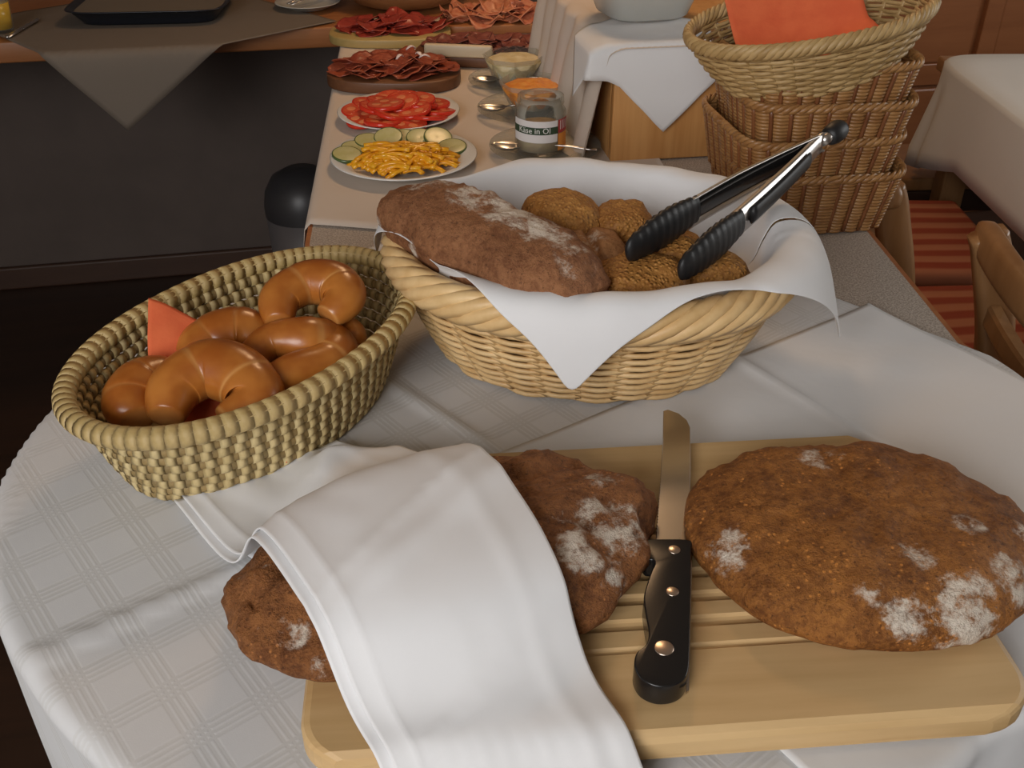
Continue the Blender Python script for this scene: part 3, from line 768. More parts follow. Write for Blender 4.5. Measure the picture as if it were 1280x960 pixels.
# glazed rolls: twisted crescents
def crescent(name, pts, r, label, mat, seed, pinch=3, lump=0.03, group='glazed pretzel rolls in the seagrass basket'):
    c = np.array(pts, float); o_ = c.mean(0); o_[2] = c[:, 2].min() - r
    p = spline(c - o_, 14); N = len(p); mb = MB(); rr = []; pale = []
    for i in range(N):
        f = i / (N - 1)
        w = r * (0.35 + 0.65 * math.sin(math.pi * min(1, max(0, f * 0.94 + 0.03))) ** 0.55)
        seg = (f * pinch) % 1.0
        rr.append(w * (1 - lump * math.exp(-(min(seg, 1 - seg) / 0.05) ** 2)) * (1 + 0.05 * nz(f * 5, seed)))
    n = 22
    tube(mb, p, rr, n, False, rb=[v * 0.93 for v in rr])
    o = mb.build(name, mat, None, True, tuple(o_))
    at = o.data.attributes.new('pale', 'FLOAT', 'POINT')
    vals = []
    for i in range(N):
        f = i / (N - 1); seg = (f * pinch + 0.03) % 1.0
        for k in range(n):
            low = max(0, -math.sin(2 * math.pi * k / n)) ** 2
            vals.append(min(1, 0.5 * math.exp(-(min(seg, 1 - seg) / 0.03) ** 2) + 0.55 * low))
    at.data.foreach_set('value', vals)
    subs(o, 1)
    return tag(o, label, 'bread roll', group)
z0 = T + 0.012
crescent('pretzel_roll', [(-0.215, 0.808, z0 + .090), (-0.218, 0.838, z0 + .100), (-0.196, 0.862, z0 + .104), (-0.168, 0.857, z0 + .104), (-0.158, 0.835, z0 + .100), (-0.172, 0.815, z0 + .092)], 0.0235, 'small golden crescent roll lying highest, against the rim of the seagrass basket', MT['bun'], 1)
crescent('pretzel_roll', [(-0.240, 0.765, z0 + .070), (-0.222, 0.792, z0 + .078), (-0.190, 0.796, z0 + .080), (-0.172, 0.804, z0 + .070), (-0.164, 0.792, z0 + .066), (-0.172, 0.772, z0 + .066), (-0.196, 0.752, z0 + .070), (-0.218, 0.730, z0 + .068)], 0.0240, 'glazed pretzel roll with an open loop under the small crescent roll', MT['bun'], 2)
crescent('pretzel_roll', [(-0.300, 0.782, z0 + .062), (-0.282, 0.806, z0 + .070), (-0.255, 0.818, z0 + .074), (-0.228, 0.812, z0 + .070)], 0.0280, 'brown crescent roll beside the orange napkin in the seagrass basket', MT['bun'], 3)
crescent('pretzel_roll', [(-0.290, 0.690, z0 + .066), (-0.288, 0.722, z0 + .076), (-0.264, 0.742, z0 + .082), (-0.234, 0.732, z0 + .078), (-0.218, 0.706, z0 + .070), (-0.240, 0.684, z0 + .064)], 0.0285, 'shiny brown pretzel roll in front, touching the near basket wall', MT['bun'], 4)
crescent('pretzel_roll', [(-0.316, 0.694, z0 + .060), (-0.328, 0.716, z0 + .064), (-0.322, 0.742, z0 + .068), (-0.300, 0.760, z0 + .066)], 0.0260, 'glazed crescent roll at the narrow end of the seagrass basket', MT['bun'], 5)
crescent('pretzel_roll', [(-0.180, 0.846, z0 + .058), (-0.162, 0.832, z0 + .060), (-0.156, 0.808, z0 + .058)], 0.023, 'dark brown roll half hidden below the small crescent roll', MT['bun'], 6)
# orange paper napkin under the rolls, one corner standing up
rows = []
for i in range(30):
    row = []
    for j in range(30):
        u, v = i / 29, j / 29
        x = -0.355 + 0.035 * u + 0.13 * v * u + 0.0 * v
        x = -0.338 + 0.120 * u + 0.02 * v; y = 0.772 + 0.055 * (1 - v) - 0.06 * u * 0.3 - 0.05 * v
        z = 0.118 - 0.050 * u - 0.065 * v ** 1.2 + 0.003 * nz(u * 4, v * 4)
        row.append((x, y, T + max(0.02, z)))
    rows.append(row)
o = grid(MB(), rows).build('paper_napkin', MT['orange_paper']); solid(o, 0.0006, 1)
tag(o, 'orange paper napkin with its corner standing up in the seagrass basket', 'napkin')

# cloth lining of the big basket
lc = []
NA, NS = 160, 64
a_c = R(-98)
for i in range(NA + 1):
    a = 2 * math.pi * i / NA; la = a - MBR
    # distance along the cloth: a square whose corners hang out at front, right, back and left
    d = abs(math.cos(a - a_c)) + abs(math.sin(a - a_c))
    S = 0.306 / d * (1 + 0.24 * max(0, math.cos(a - R(-8))) ** 3)
    tt = la
    # inside profile: floor, wall, rim
    ux, uy = math.cos(la), math.sin(la)
    e = 2.15; rim = 1 / ((abs(ux) / 0.198) ** e + (abs(uy) / 0.163) ** e) ** (1 / e); bot = 1 / ((abs(ux) / 0.125) ** e + (abs(uy) / 0.095) ** e) ** (1 / e)
    dz = MH + 0.030 - 0.062
    path = [(0, .060), (bot * .6, .058), (bot, .062), (rim - .032, MH - .022), (rim - .021, MH + .006), (rim - .010, MH + .027), (rim + .012, MH + .027), (rim + .024, MH + .006), (rim + .027, MH - .04), (rim + .024, MH - .12)]
    pp = spline([(r, z, 0) for r, z in path], 8)[:, :2]; L = np.r_[0, np.cumsum(np.linalg.norm(np.diff(pp, axis=0), axis=1))]
    row = []
    for j in range(NS + 1):
        s = S * j / NS
        r = float(np.interp(s, L, pp[:, 0])); z = float(np.interp(s, L, pp[:, 1]))
        out = max(0, s - float(np.interp(5 * 8, range(len(L)), L)))
        r += (0.005 * nz(a * 3, s * 10, 1) + 0.003 * math.sin(a * 9 + 1) - .004) * min(1, s / 0.1) * (0.0 if s > 0.17 else 1.0)
        
        if math.cos(a - R(-8)) > 0.8 and out > 0: r += 0.28 * out
        z += 0.004 * nz(a * 4, s * 12, 6) * min(1, s / 0.1) + 0.006 * max(0, nz(a * 2.2, s * 5, 9)) * min(1, s / 0.15)
        x, y = r * ux, r * uy
        row.append((x, y, z))
    lc.append(row)
o = grid(MB(), lc).build('basket_liner', MT['napkin'], None, True, (MBL[0], MBL[1], T + 0.006)); o.rotation_euler.z = MBR; solid(o, 0.001, 1); subs(o, 1)
tag(o, 'white cloth lining the pale wicker basket, corners hanging over its rim', 'cloth')

# long floured loaf in the basket
crust_b = bread('long_loaf_crust', (0.15, 0.052, 0.020), (0.37, 0.165, 0.072), [(-.09, .012, .07, .035, .75), (-.03, .018, .072, .035, .9), (.02, .014, .07, .035, .95), (.06, .010, .065, .035, 1.0), (.10, .0, .05, .03, .8), (-.12, -.03, .03, .02, .8), (-.05, -.042, .03, .012, .7), (.0, .03, .06, .03, .8)], seed=11, amb=0.62, seeds=False)
lf = loaf('long_loaf', 0.139, 0.050, 0.072, R(-42), crust_b, (-0.027, 0.884, T + 0.110), 'long floured brown loaf leaning over the rim of the wicker basket', 'bread', 0.006, prof=[(0, 0), (.5, .0), (.75, .08), (.92, .25), (1, .48), (.95, .68), (.82, .86), (.6, .96), (.3, .995), (0, 1)], seed=5.0, e=2.6)
lf.rotation_euler = (0, R(3), R(-42))
seed_c = bread('seeded_roll_crust', (0.24, 0.090, 0.018), (0.46, 0.22, 0.055), [], seed=2, amb=0.9, seeds=False, bs=0.7, bdist=0.003, gran=1.0)
pale_c = bread('pale_roll_crust', (0.24, 0.10, 0.035), (0.42, 0.20, 0.08), [(0, 0, .05, .03, .5)], seed=6, amb=0.62, seeds=False, bs=0.5)
def crack(x, y, z): return x, y, z - 0.007 * math.exp(-(x / 0.004) ** 2) * (1 if z > .03 else 0)
bun_prof = [(0, 0), (.5, 0), (.8, .06), (.95, .25), (1, .45), (.95, .66), (.83, .83), (.62, .94), (.35, .99), (0, 1)]
for nm, x, y, z, a, b, h, rz, mt, lb, ex in (
    ('seeded_roll', 0.050, 0.950, .096, .040, .038, .062, 0.3, seed_c, 'tall round seeded roll standing behind the long floured loaf', None),
    ('seeded_roll', 0.112, 0.955, .096, .034, .031, .052, 0.9, seed_c, 'seeded roll behind the black tong tips', None),
    ('cracked_roll', 0.077, 0.892, .084, .033, .040, .058, 0.2, pale_c, 'smooth pale roll with a split top between long loaf and seeded rolls', crack),
    ('seeded_roll', 0.120, 0.852, .078, .046, .040, .058, 0.0, seed_c, 'seeded roll at the near rim under the tongs', None),
    ('seeded_roll', 0.160, 0.905, .080, .036, .034, .055, 0.0, seed_c, 'seeded roll lying between the two tong arms', None),
    ('seeded_roll', 0.190, 0.885, .074, .044, .034, .055, -0.55, seed_c, 'longish smooth seeded roll next to the right liner corner', None)):
    loaf(nm, a * 1.12, b * 1.12, h * 1.05, rz, mt, (x, y, T + z + .006), lb, 'bread roll', 0.006, bun_prof, seed=x * 40 + 2, extra=ex, NA=56)

# ------------------------------------------------------------------ serving tongs
PV = Vector((0.336, 1.055, T + 0.188))
tg = thing('serving_tongs', 'steel serving tongs with black tips lying across the bread basket', 'tongs', tuple(PV))
for tip, wname in ((Vector((0.1055, 0.842, T + 0.158)), 'a'), (Vector((0.1515, 0.818, T + 0.150)), 'b')):
    d = tip - PV; L = d.length; x = d.normalized()
    flat = Vector((0.0, 0.0, 1.0)); side = x.cross(flat).normalized()      # blades stand on edge: wide across, thin between the arms
    other = (Vector((0.1515, 0.818, 0)) - Vector((0.1055, 0.842, 0))).normalized() * (1 if wname == 'a' else -1)
    bow = -other * 0.006
    zax = x.cross(side).normalized()
    def arm(s0, s1, w, th, n=18):
        V = []
        for k in range(n + 1):
            f = s0 + (s1 - s0) * k / n
            c = d * f + bow * math.sin(f * math.pi)
            ww = w(f) if callable(w) else w
            V.append((c, ww))
        return V
    wid = lambda f: 0.0105 + 0.0045 * min(1, f * 2.2)
    mb = MB(); pts = arm(0.0, 0.72, wid, 0)
    sec = lambda c, w, sg: [c + zax * w + other * 0.004, c + zax * w * 0.96 - other * 0.001, c - zax * w * 0.96 - other * 0.001, c - zax * w + other * 0.004, c - zax * w * 0.86 + other * 0.003, c - zax * w * 0.84 + other * 0.0006, c + zax * w * 0.84 + other * 0.0006, c + zax * w * 0.86 + other * 0.003]
    V = []; F = []
    for c, w in pts: V += sec(c, w, 1)
    for i in range(len(pts) - 1):
        for k in range(8): l = (k + 1) % 8; F.append((i * 8 + k, i * 8 + l, (i + 1) * 8 + l, (i + 1) * 8 + k))
    F.append(tuple(range(8))); F.append(tuple((len(pts) - 1) * 8 + k for k in range(8)))
    a_ = mb.add(V, F).build('arm', MT['steel'], tg)
    # black grip on the outside of each arm
    gp = arm(0.16, 0.60, lambda f: 0.0065, 0)
    tube(MB(), [c - other * 0.0035 for c, w in gp], 0.0095, 10, False, up=tuple(other), rb=0.0032).build('grip', MT['silicone'], a_)
    # black inner channel
    tube(MB(), [c + other * 0.0022 for c, w in arm(0.12, 0.70, 0, 0)], 0.0098, 8, False, up=tuple(other), rb=0.0016).build('channel', MT['black'], a_)
    # scalloped silicone head
    hp = arm(0.66, 1.0, 0, 0, 34)
    rs = [(0.0145 + 0.0055 * math.sin(math.pi * min(1, k / 30)) + 0.0010 * math.cos(k * 1.9)) * (1 if k < 31 else (1 - ((k - 30) / 4.2) ** 2) ** 0.5) for k in range(35)]
    tube(MB(), [c for c, w in hp], rs, 14, False, up=tuple(other), rb=[r * 0.42 for r in rs]).build('tip', MT['silicone'], tg)
pd = (Vector((0.128, 0.830, T + 0.154)) - PV).normalized()
tube(MB(), [-pd * s for s in (0.0, 0.012, 0.02)], 0.006, 10, False).build('hinge', MT['steel'], tg)
tube(MB(), [-pd * s for s in (0.012, 0.016, 0.024, 0.034, 0.040, 0.043)], [0.007, 0.0105, 0.012, 0.012, 0.010, 0.004], 14, False).build('pull_tab', MT['silicone'], tg)

# ------------------------------------------------------------------ plates of vegetables
def plate(name, label, cat, x, y, r, mat, h=0.016, z=0.003):
    prof = [(0, 0), (r * .58, 0), (r * .62, 0.002), (r * .78, h * .45), (r * .97, h), (r, h + .0006), (r * .985, h + .002), (r * .78, h * .45 + .003), (r * .6, 0.0045), (0, 0.004)]
    return tag(lathe(MB(), prof, 56).build(name, mat, None, True, (x, y, T + z)), label, cat)
plate('dinner_plate', 'white plate of red tomato slices on the cream runner', 'plate', -0.193, 1.690, 0.104, MT['porcelain'])
plate('dinner_plate', 'white plate of cucumber slices and yellow pepper strips', 'plate', -0.165, 1.478, 0.112, MT['porcelain'])
def slice_mesh(name, r, th, flesh, skin):
    mb = MB(); lathe(mb, [(0, 0), (r, 0), (r * 1.01, th / 2), (r, th), (r * .9, th + .0006), (0, th * .8)], 24)
    return mb.mesh(name, flesh), lathe(MB(), [(r * .97, -.0003), (r * 1.03, 0), (r * 1.04, th / 2), (r * 1.03, th), (r * .96, th + .0006)], 24, closed=True).mesh('skin', skin)
tm, tsk = slice_mesh('tomato_slice', 0.031, 0.006, MT['tomato'], MT['tomato_skin'])
core = MB()
for k in range(4):
    a = k * math.pi / 2 + .4
    lathe(core, [(0.0, 0.0062), (0.006, 0.0066), (0.0085, 0.0058)], 10, (0.016 * math.cos(a), 0.016 * math.sin(a), 0), 1, 1)
MT['seedgel'] = plain('tomato_seed_gel', (0.75, 0.24, 0.10), 0.1)
corem = core.mesh('seed_pocket', MT['seedgel'])
tom = [(0.066 * math.cos(k * 2 * math.pi / 10), 0.062 * math.sin(k * 2 * math.pi / 10)) for k in range(10)] + [(0.036 * math.cos(k * 2 * math.pi / 6 + .3), 0.034 * math.sin(k * 2 * math.pi / 6 + .3)) for k in range(6)] + [(0.004, 0.004), (-.02, -.012), (.03, .02)]
for k, (x, y) in enumerate(tom):
    o = obj('tomato_slice', tm, None, (-0.193 + x, 1.690 + y, T + 0.013 + (0.0 if k < 10 else 0.008 if k < 16 else 0.014) + 0.002 * (k % 2)))
    o.rotation_euler = (R(random.uniform(2, 16)), R(random.uniform(-10, 10)), random.uniform(0, 6)); obj('skin', tsk, o); obj('seed_pocket', corem, o)
    tag(o, 'red tomato slice fanned out on the tomato plate', 'tomato slice', 'tomato slices on the white plate')
cm, csk = slice_mesh('cucumber_slice', 0.022, 0.004, MT['cucumber'], MT['cuke_skin'])
for k, (x, y) in enumerate([(-.078, .026), (-.060, .052), (-.030, .062), (-.008, .072), (.020, .066), (.048, .062), (.072, .034), (-.086, -.008)]):
    o = obj('cucumber_slice', cm, None, (-0.165 + x, 1.478 + y, T + 0.016 + 0.003 * (k % 3)))
    o.rotation_euler = (R(20 if k in (3, 4, 5, 2) else 10), R(random.uniform(-12, 12)), random.uniform(-.4, .4)); obj('skin', csk, o)
    tag(o, 'pale cucumber slice with green skin along the plate edge', 'cucumber slice', 'cucumber slices behind the pepper strips')
for k in range(130):
    u = random.uniform(-1, 1); v = random.uniform(-1, 1)
    if u * u + v * v > 1: u *= .6; v *= .6
    L = random.uniform(.03, .05); a = random.gauss(0.1, .35); hh = 0.024 * (1 - u * u) * (1 - v * v * .8)
    mb = MB(); tube(mb, [(L * (t - .5), .008 * math.sin(t * 3.1) - .003, .003 * math.sin(t * 3.1)) for t in np.linspace(0, 1, 6)], 0.0046, 6, rb=.0032)
    o = mb.build('pepper_strip', MT['pepper'], None, True, (-0.163 + u * .068, 1.454 + v * .056, T + 0.0135 + hh * random.uniform(.35, 1.1))); o.rotation_euler = (random.uniform(-.3, .3), random.uniform(-.25, .25), a)
    tag(o, 'yellow pepper strip in the heap on the cucumber plate', 'pepper strip', 'yellow pepper strips on the plate')

# ------------------------------------------------------------------ boards of cold cuts
def board_thing(name, label, x, y, rz, a, b, h, mat, e=2.6):
    poly = [sup(2 * math.pi * k / 48, a, b, e) for k in range(48)]
    o = prism(MB(), poly, 0, h).build(name, mat, None, True, (x, y, T + 0.004)); bev(o, 0.003); o.rotation_euler.z = rz
    return tag(o, label, 'serving board')
def heap(name, label, cat, group, x, y, rz, a, b, z, n, r, mat, fold, hh, rim=None):
    meshes = []
    for v in range(4):
        rows = []
        for i in range(9):
            row = []
            for j in range(15):
                t = 2 * math.pi * j / 14; q = r * i / 8 * (1 + .12 * math.sin(3 * t + v))
                X, Y = q * math.cos(t), q * math.sin(t)
                Z = fold * (math.cos(t * 2 + v) * (i / 8) ** 2 * 0.5 + abs(nz(X * 40 + v * 9, Y * 40, v)) * (i / 8))
                row.append((X, Y, Z))
            rows.append(row)
        meshes.append(grid(MB(), rows).mesh(name, mat))
    for k in range(n):
        q = math.sqrt((k * 0.7549 + 0.13) % 1.0); u = q * math.cos(k * 3.5797); w = q * math.sin(k * 3.5797)
        o = obj(name, meshes[k % 4], None); 
        ca, sa = math.cos(rz), math.sin(rz); lx, ly = u * a, w * b
        o.location = (x + lx * ca - ly * sa, y + lx * sa + ly * ca, T + z + hh * (1 - .6 * (u * u + w * w)) * (k / n) + 0.002)
        o.rotation_euler = (random.uniform(-.25, .25), random.uniform(-.25, .25), random.uniform(0, 6.28))
        solid(o, 0.0015, 1); tag(o, label, cat, group)
board_thing('serving_board', 'dark oval wooden board piled with salami slices', -0.222, 1.905, R(-3), 0.125, 0.082, 0.022, MT['meat_board'])
heap('salami_slice', 'dark red salami slice on the dark oval board', 'salami slice', 'salami slices on the oval board', -0.225, 1.912, 0, 0.104, 0.062, 0.026, 46, 0.030, MT['salami'], 0.010, 0.020)
for k, (x, y, a) in enumerate(((-0.190, 1.930, .6), (-0.172, 1.885, 2.2), (-0.205, 1.868, 1.0), (-0.160, 1.870, .2))):
    rows = []
    for i in range(9):
        t = i / 8; row = []
        for j in range(5): s = j / 4 - .5; row.append((0.022 * (t - .5) , 0.009 * s * math.sin(math.pi * (.1 + .8 * t)), 0.006 * math.sin(math.pi * t) - 0.006 * s * s))
        rows.append(row)
    o = grid(MB(), rows).build('onion_piece', MT['garlic'], None, True, (x, y, T + 0.060)); o.rotation_euler.z = a; solid(o, 0.0015, 1)
    tag(o, 'white onion sliver on top of the salami slices', 'onion', 'onion slivers on the salami')
board_thing('serving_board', 'olive-toned wooden board under red cured beef', -0.262, 2.225, R(2), 0.130, 0.085, 0.018, MT['green_board'])
heap('beef_slice', 'thin dark red cured beef slice on the olive board', 'beef slice', 'cured beef slices', -0.258, 2.245, 0, 0.102, 0.060, 0.022, 34, 0.032, MT['beef'], 0.010, 0.016)
board_thing('serving_board', 'dark rectangular board carrying sliced dry sausage', -0.045, 2.055, R(-10), 0.150, 0.062, 0.020, MT['meat_board'], 5)
heap('sausage_slice', 'small dark dry sausage slice on the rectangular board', 'sausage slice', 'dry sausage slices', -0.045, 2.062, R(-10), 0.130, 0.050, 0.024, 90, 0.020, MT['sausage'], 0.006, 0.026)
o = bbox('fat_slab', (0, 0, 0.012), (0.135, 0.014, 0.024), MT['rind'], None, 0.004); o.location = (-0.105, 2.005, T + 0.024); o.rotation_euler.z = R(-8)
tag(o, 'pale strip of bacon fat along the sausage board', 'bacon fat')
board_thing('serving_board', 'light wooden board with cured ham slices', -0.020, 2.330, R(8), 0.140, 0.070, 0.020, MT['shelf_wood'], 5)
heap('ham_slice', 'folded pink cured ham slice on the light board', 'ham slice', 'cured ham slices', -0.025, 2.335, R(8), 0.118, 0.055, 0.024, 36, 0.036, MT['bacon'], 0.018, 0.024)
lathe(MB(), [(0, 0), (.10, 0), (.125, .012), (.155, .05), (.165, .085), (.158, .086), (.145, .055), (.115, .02), (0, .014)], 56)
wbowl = tag(lathe(MB(), [(0, 0), (.095, 0), (.125, .010), (.150, .045), (.160, .080), (.154, .081), (.140, .050), (.110, .018), (0, .012)], 56).build('wooden_bowl', MT['brownwood'], None, True, (-0.262, 2.578, T + 0.003)), 'wide brown wooden bowl behind the cured beef board', 'bowl')

# ------------------------------------------------------------------ glass bowls and jar on saucers, with spoons
def saucer(label, x, y, r=0.078):
    prof = [(0, 0), (r * .45, 0), (r * .5, .002), (r, .012), (r * .995, .0145), (r * .55, .0045), (0, .0035)]
    return tag(lathe(MB(), prof, 48).build('glass_saucer', MT['glass'], None, True, (x, y, T + 0.004)), label, 'saucer', 'glass saucers')
def spoon(label, x, y, rz, L=0.15, z=0.019, tilt=0):
    t = thing('teaspoon', label, 'spoon', (x, y, T + z), rz, 'spoons on the saucers')
    rows = []
    for i in range(13):
        f = i / 12; w = 0.0155 * math.sin(math.pi * (0.04 + .92 * f)) ** .6
        rows.append([(-0.024 + 0.048 * f, w * s, -0.008 * (1 - s * s) * math.sin(math.pi * f) ** .7 + 0.0) for s in np.linspace(-1, 1, 9)])
    o = grid(MB(), rows).build('bowl', MT['steel'], t); solid(o, 0.0008, 1)
    o2 = tube(MB(), [(0.023, 0, 0.0), (0.035, 0, .003), (0.06, 0, 0.006), (0.10, 0, 0.006), (L - .02, 0, 0.004), (L - .008, 0, .004)], [.0028, .0022, .0024, .0032, .0042, .0030], 8, False, rb=[.0015] * 6).build('handle', MT['steel'], t)
    t.rotation_euler.y = tilt
    return t
saucer('clear glass saucer under the labelled jar', 0.052, 1.528, 0.088)
saucer('clear glass saucer under the bowl of orange spread', 0.030, 1.715, 0.090)
saucer('clear glass saucer under the bowl of cream spread', -0.002, 1.885, 0.080)
spoon('shiny teaspoon on the saucer of the labelled jar', -0.008, 1.520, R(-14), 0.15)
spoon('shiny teaspoon on the saucer with the orange spread', -0.034, 1.712, R(-8), 0.15)
spoon('shiny teaspoon on the saucer with the cream spread', -0.050, 1.880, R(-10), 0.14)
def gbowl(label, x, y, r, h, fill, flabel):
    n = 8
    prof = [(0, 0), (r * .55, 0), (r * .62, .003), (r * .95, h), (r * .90, h), (r * .56, .007), (0, .006)]
    t = thing('glass_bowl', label, 'bowl', (x, y, T + 0.0095))
    lathe(MB(), prof, 8).build('bowl_glass', MT['glass'], t, False)
    mb = MB(); V = []
    rows = []
    for i in range(10):
        q = r * .86 * i / 9
        rows.append([(q * math.cos(2 * math.pi * j / 24), q * math.sin(2 * math.pi * j / 24), h * .80 + .006 * (1 - (i / 9) ** 2) + .004 * nz(q * 60 * math.cos(j * .26), q * 60 * math.sin(j * .26), r)) for j in range(25)])
    rows.append([(r * .52 * math.cos(2 * math.pi * j / 24), r * .52 * math.sin(2 * math.pi * j / 24), .008) for j in range(25)])
    grid(mb, rows).build('filling', fill, t)
    return t
gbowl('angular clear glass bowl of orange spread behind the jar', 0.036, 1.722, 0.062, 0.050, MT['spread'], '')
gbowl('angular clear glass bowl of cream spread beside the sausage board', 0.004, 1.890, 0.062, 0.050, MT['cream'], '')
jx, jy = 0.044, 1.528
jar = thing('preserve_jar', 'open glass jar with a printed paper label on a saucer', 'jar', (jx, jy, T + 0.0085), 0)
jr, jh = 0.0395, 0.086
lathe(MB(), [(0, 0), (jr * .9, 0), (jr, .004), (jr, jh * .74), (jr * .88, jh * .83), (jr * .86, jh * .86), (jr * .92, jh * .88), (jr * .90, jh), (jr * .82, jh), (jr * .81, jh * .85), (jr * .93, jh * .73), (jr * .93, .006), (0, .005)], 48).build('glass_body', MT['glass'], jar)
lathe(MB(), [(0, .006), (jr * .90, .0065), (jr * .91, jh * .46), (0, jh * .48)], 32).build('contents', MT['oil'], jar)
def wrap(mb, a0, a1, z0, z1, r, n=16):
    rows = [[(r * math.sin(a0 + (a1 - a0) * i / n), -r * math.cos(a0 + (a1 - a0) * i / n), z) for i in range(n + 1)] for z in (z0, z1)]
    return grid(mb, rows)
lb = wrap(MB(), R(-75), R(40), jh * .27, jh * .66, jr + .0004).build('paper_label', MT['paper'], jar)
wrap(MB(), R(-75), R(40), jh * .42, jh * .55, jr + .0008).build('green_band', MT['green_print'], lb)
wrap(MB(), R(42), R(85), jh * .42, jh * .66, jr + .0004).build('red_label', MT['red_print'], jar)
wrap(MB(), R(42), R(85), jh * .10, jh * .41, jr + .0004).build('orange_label', MT['orange_print'], jar)
for k in range(5): wrap(MB(), R(47 + k * 7), R(49 + k * 7), jh * .48, jh * .64, jr + .0008, 2).build('white_bar', MT['white_print'], jar)
def text_wrap(txt, size, a_c, z, r, mat, parent, name):
    cu = bpy.data.curves.new(name, 'FONT'); cu.body = txt; cu.size = size; cu.align_x = 'CENTER'; cu.resolution_u = 2
    to = bpy.data.objects.new(name, cu); COL.objects.link(to)
    dg = bpy.context.evaluated_depsgraph_get(); me = bpy.data.meshes.new_from_object(to.evaluated_get(dg))
    bpy.data.objects.remove(to); bpy.data.curves.remove(cu)
    for v in me.vertices:
        a = a_c + v.co.x / r; v.co = Vector((r * math.sin(a), -r * math.cos(a), z + v.co.y))
    me.materials.clear(); me.materials.append(mat)
    return obj(name, me, parent)
text_wrap('Käse in Öl', 0.0125, R(-16), jh * .445, jr + .0012, MT['white_print'], lb, 'label_lettering')

# ------------------------------------------------------------------ pine riser box with cloths and a bowl
BX0, BX1, BY0, BY1, BH = 0.152, 0.44, 1.49, 1.98, 0.172
bxo = thing('riser_box', 'pine riser box on the counter under draped white cloth', 'box', ((BX0 + BX1) / 2, (BY0 + BY1) / 2, T + 0.0015))
w, dpt = BX1 - BX0, BY1 - BY0
bbox('front_panel', (0, -dpt / 2 + .009, BH / 2), (w, .018, BH), MT['pine'], bxo, .002)
bbox('back_panel', (0, dpt / 2 - .009, BH / 2), (w, .018, BH), MT['pine'], bxo, .002)
for s in (-1, 1): bbox('side_panel', (s * (w / 2 - .009), 0, BH / 2), (.018, dpt - .036, BH), MT['pine'], bxo, .002)
bbox('top_panel', (0, 0, BH - .008), (w - .036, dpt - .036, .016), MT['pine'], bxo, .002)
# cloth flowing over the left side of the box
rows = []
for i in range(60):
    y = 1.475 + 0.55 * i / 59; row = []
    for j in range(46):
        s = 0.35 * j / 45
        fo = 0.012 * math.sin(y * 42) * min(1, max(0, s - .08) / .1) + 0.006 * nz(y * 14, s * 6)
        if s < 0.13: x = BX0 + 0.13 - s; z = BH + .0045
        elif s < 0.13 + 0.178: t = (s - .13); x = BX0 - .010 - t * 0.16 - abs(fo); z = BH - t * 0.96
        else: t = s - .308; x = BX0 - .038 - t * 0.4 - abs(fo); z = 0.006 + 0.003 * abs(nz(y * 20, t * 30))
        row.append((x, y + 0.05 * max(0, s - .13) * (1 - i / 30), T + max(z, .006)))
    rows.append(row)
o = grid(MB(), rows).build('draped_cloth', MT['beige'], None); o.data.materials.clear(); o.data.materials.append(MT['runner']); solid(o, .0008, 1); subs(o, 1)
riser_cloths = [o]
tag(o, 'long cream cloth falling over the side of the pine riser box', 'cloth')
# napkin on the box, one corner hanging down the front
rows = []
for i in range(40):
    v = i / 39; row = []
    for j in range(40):
        u = j / 39
        # square laid cornerwise; corner points to the front
        x = 0.228 + (u - v) * 0.165; q = (u + v) * 0.165
        yt = 1.355 + q
        ye = BY0 - .004
        if yt < ye: ov = ye - yt; y = ye - .004 - 0.006 * math.sin(min(1, ov / .05) * 1.5) ; z = BH + .009 - ov
        else: y = yt; z = BH + .009 - 0
        ox = BX0 + .002 - x
        if ox > 0: x = BX0 - min(ox * 2, .036) - .22 * ox; z -= max(0, ox - .008)
        row.append((x, y, T + z + .001 * nz(x * 30, yt * 30)))
    rows.append(row)
o = grid(MB(), rows).build('corner_napkin', MT['linen']); solid(o, .0008, 1)
riser_cloths.append(o)
tag(o, 'white napkin on the riser box with a pointed corner hanging down', 'napkin')
# milky bowl on the box
sq = MB(); V = []; F = []
prf = [(.0, 0), (.060, 0), (.066, .004), (.080, .04), (.100, .095), (.095, .096), (.075, .042), (.058, .009), (0, .008)]
N = 64
for i in range(N):
    for r, z in prf: x, y = sup(2 * math.pi * i / N, r, r, 3.2); V.append((x, y, z))
m = len(prf)
for i in range(N):
    for k in range(m - 1): F.append((i * m + k, ((i + 1) % N) * m + k, ((i + 1) % N) * m + k + 1, i * m + k + 1))
o = sq.add(V, F).build('serving_bowl', MT['frost'], None, True, (0.232, 1.655, T + BH + .0125)); o.rotation_euler.z = R(8)
rbowl = o
tag(o, 'milky grey square-shaped bowl standing on the riser box', 'bowl')

BROT = Matrix.Translation((BX0, BY0, 0)) @ Matrix.Rotation(R(9), 4, 'Z') @ Matrix.Translation((-BX0, -BY0, 0))
for q_ in riser_cloths: q_.data.transform(BROT)
for q_ in (bxo, rbowl): q_.matrix_world = BROT @ q_.matrix_basis
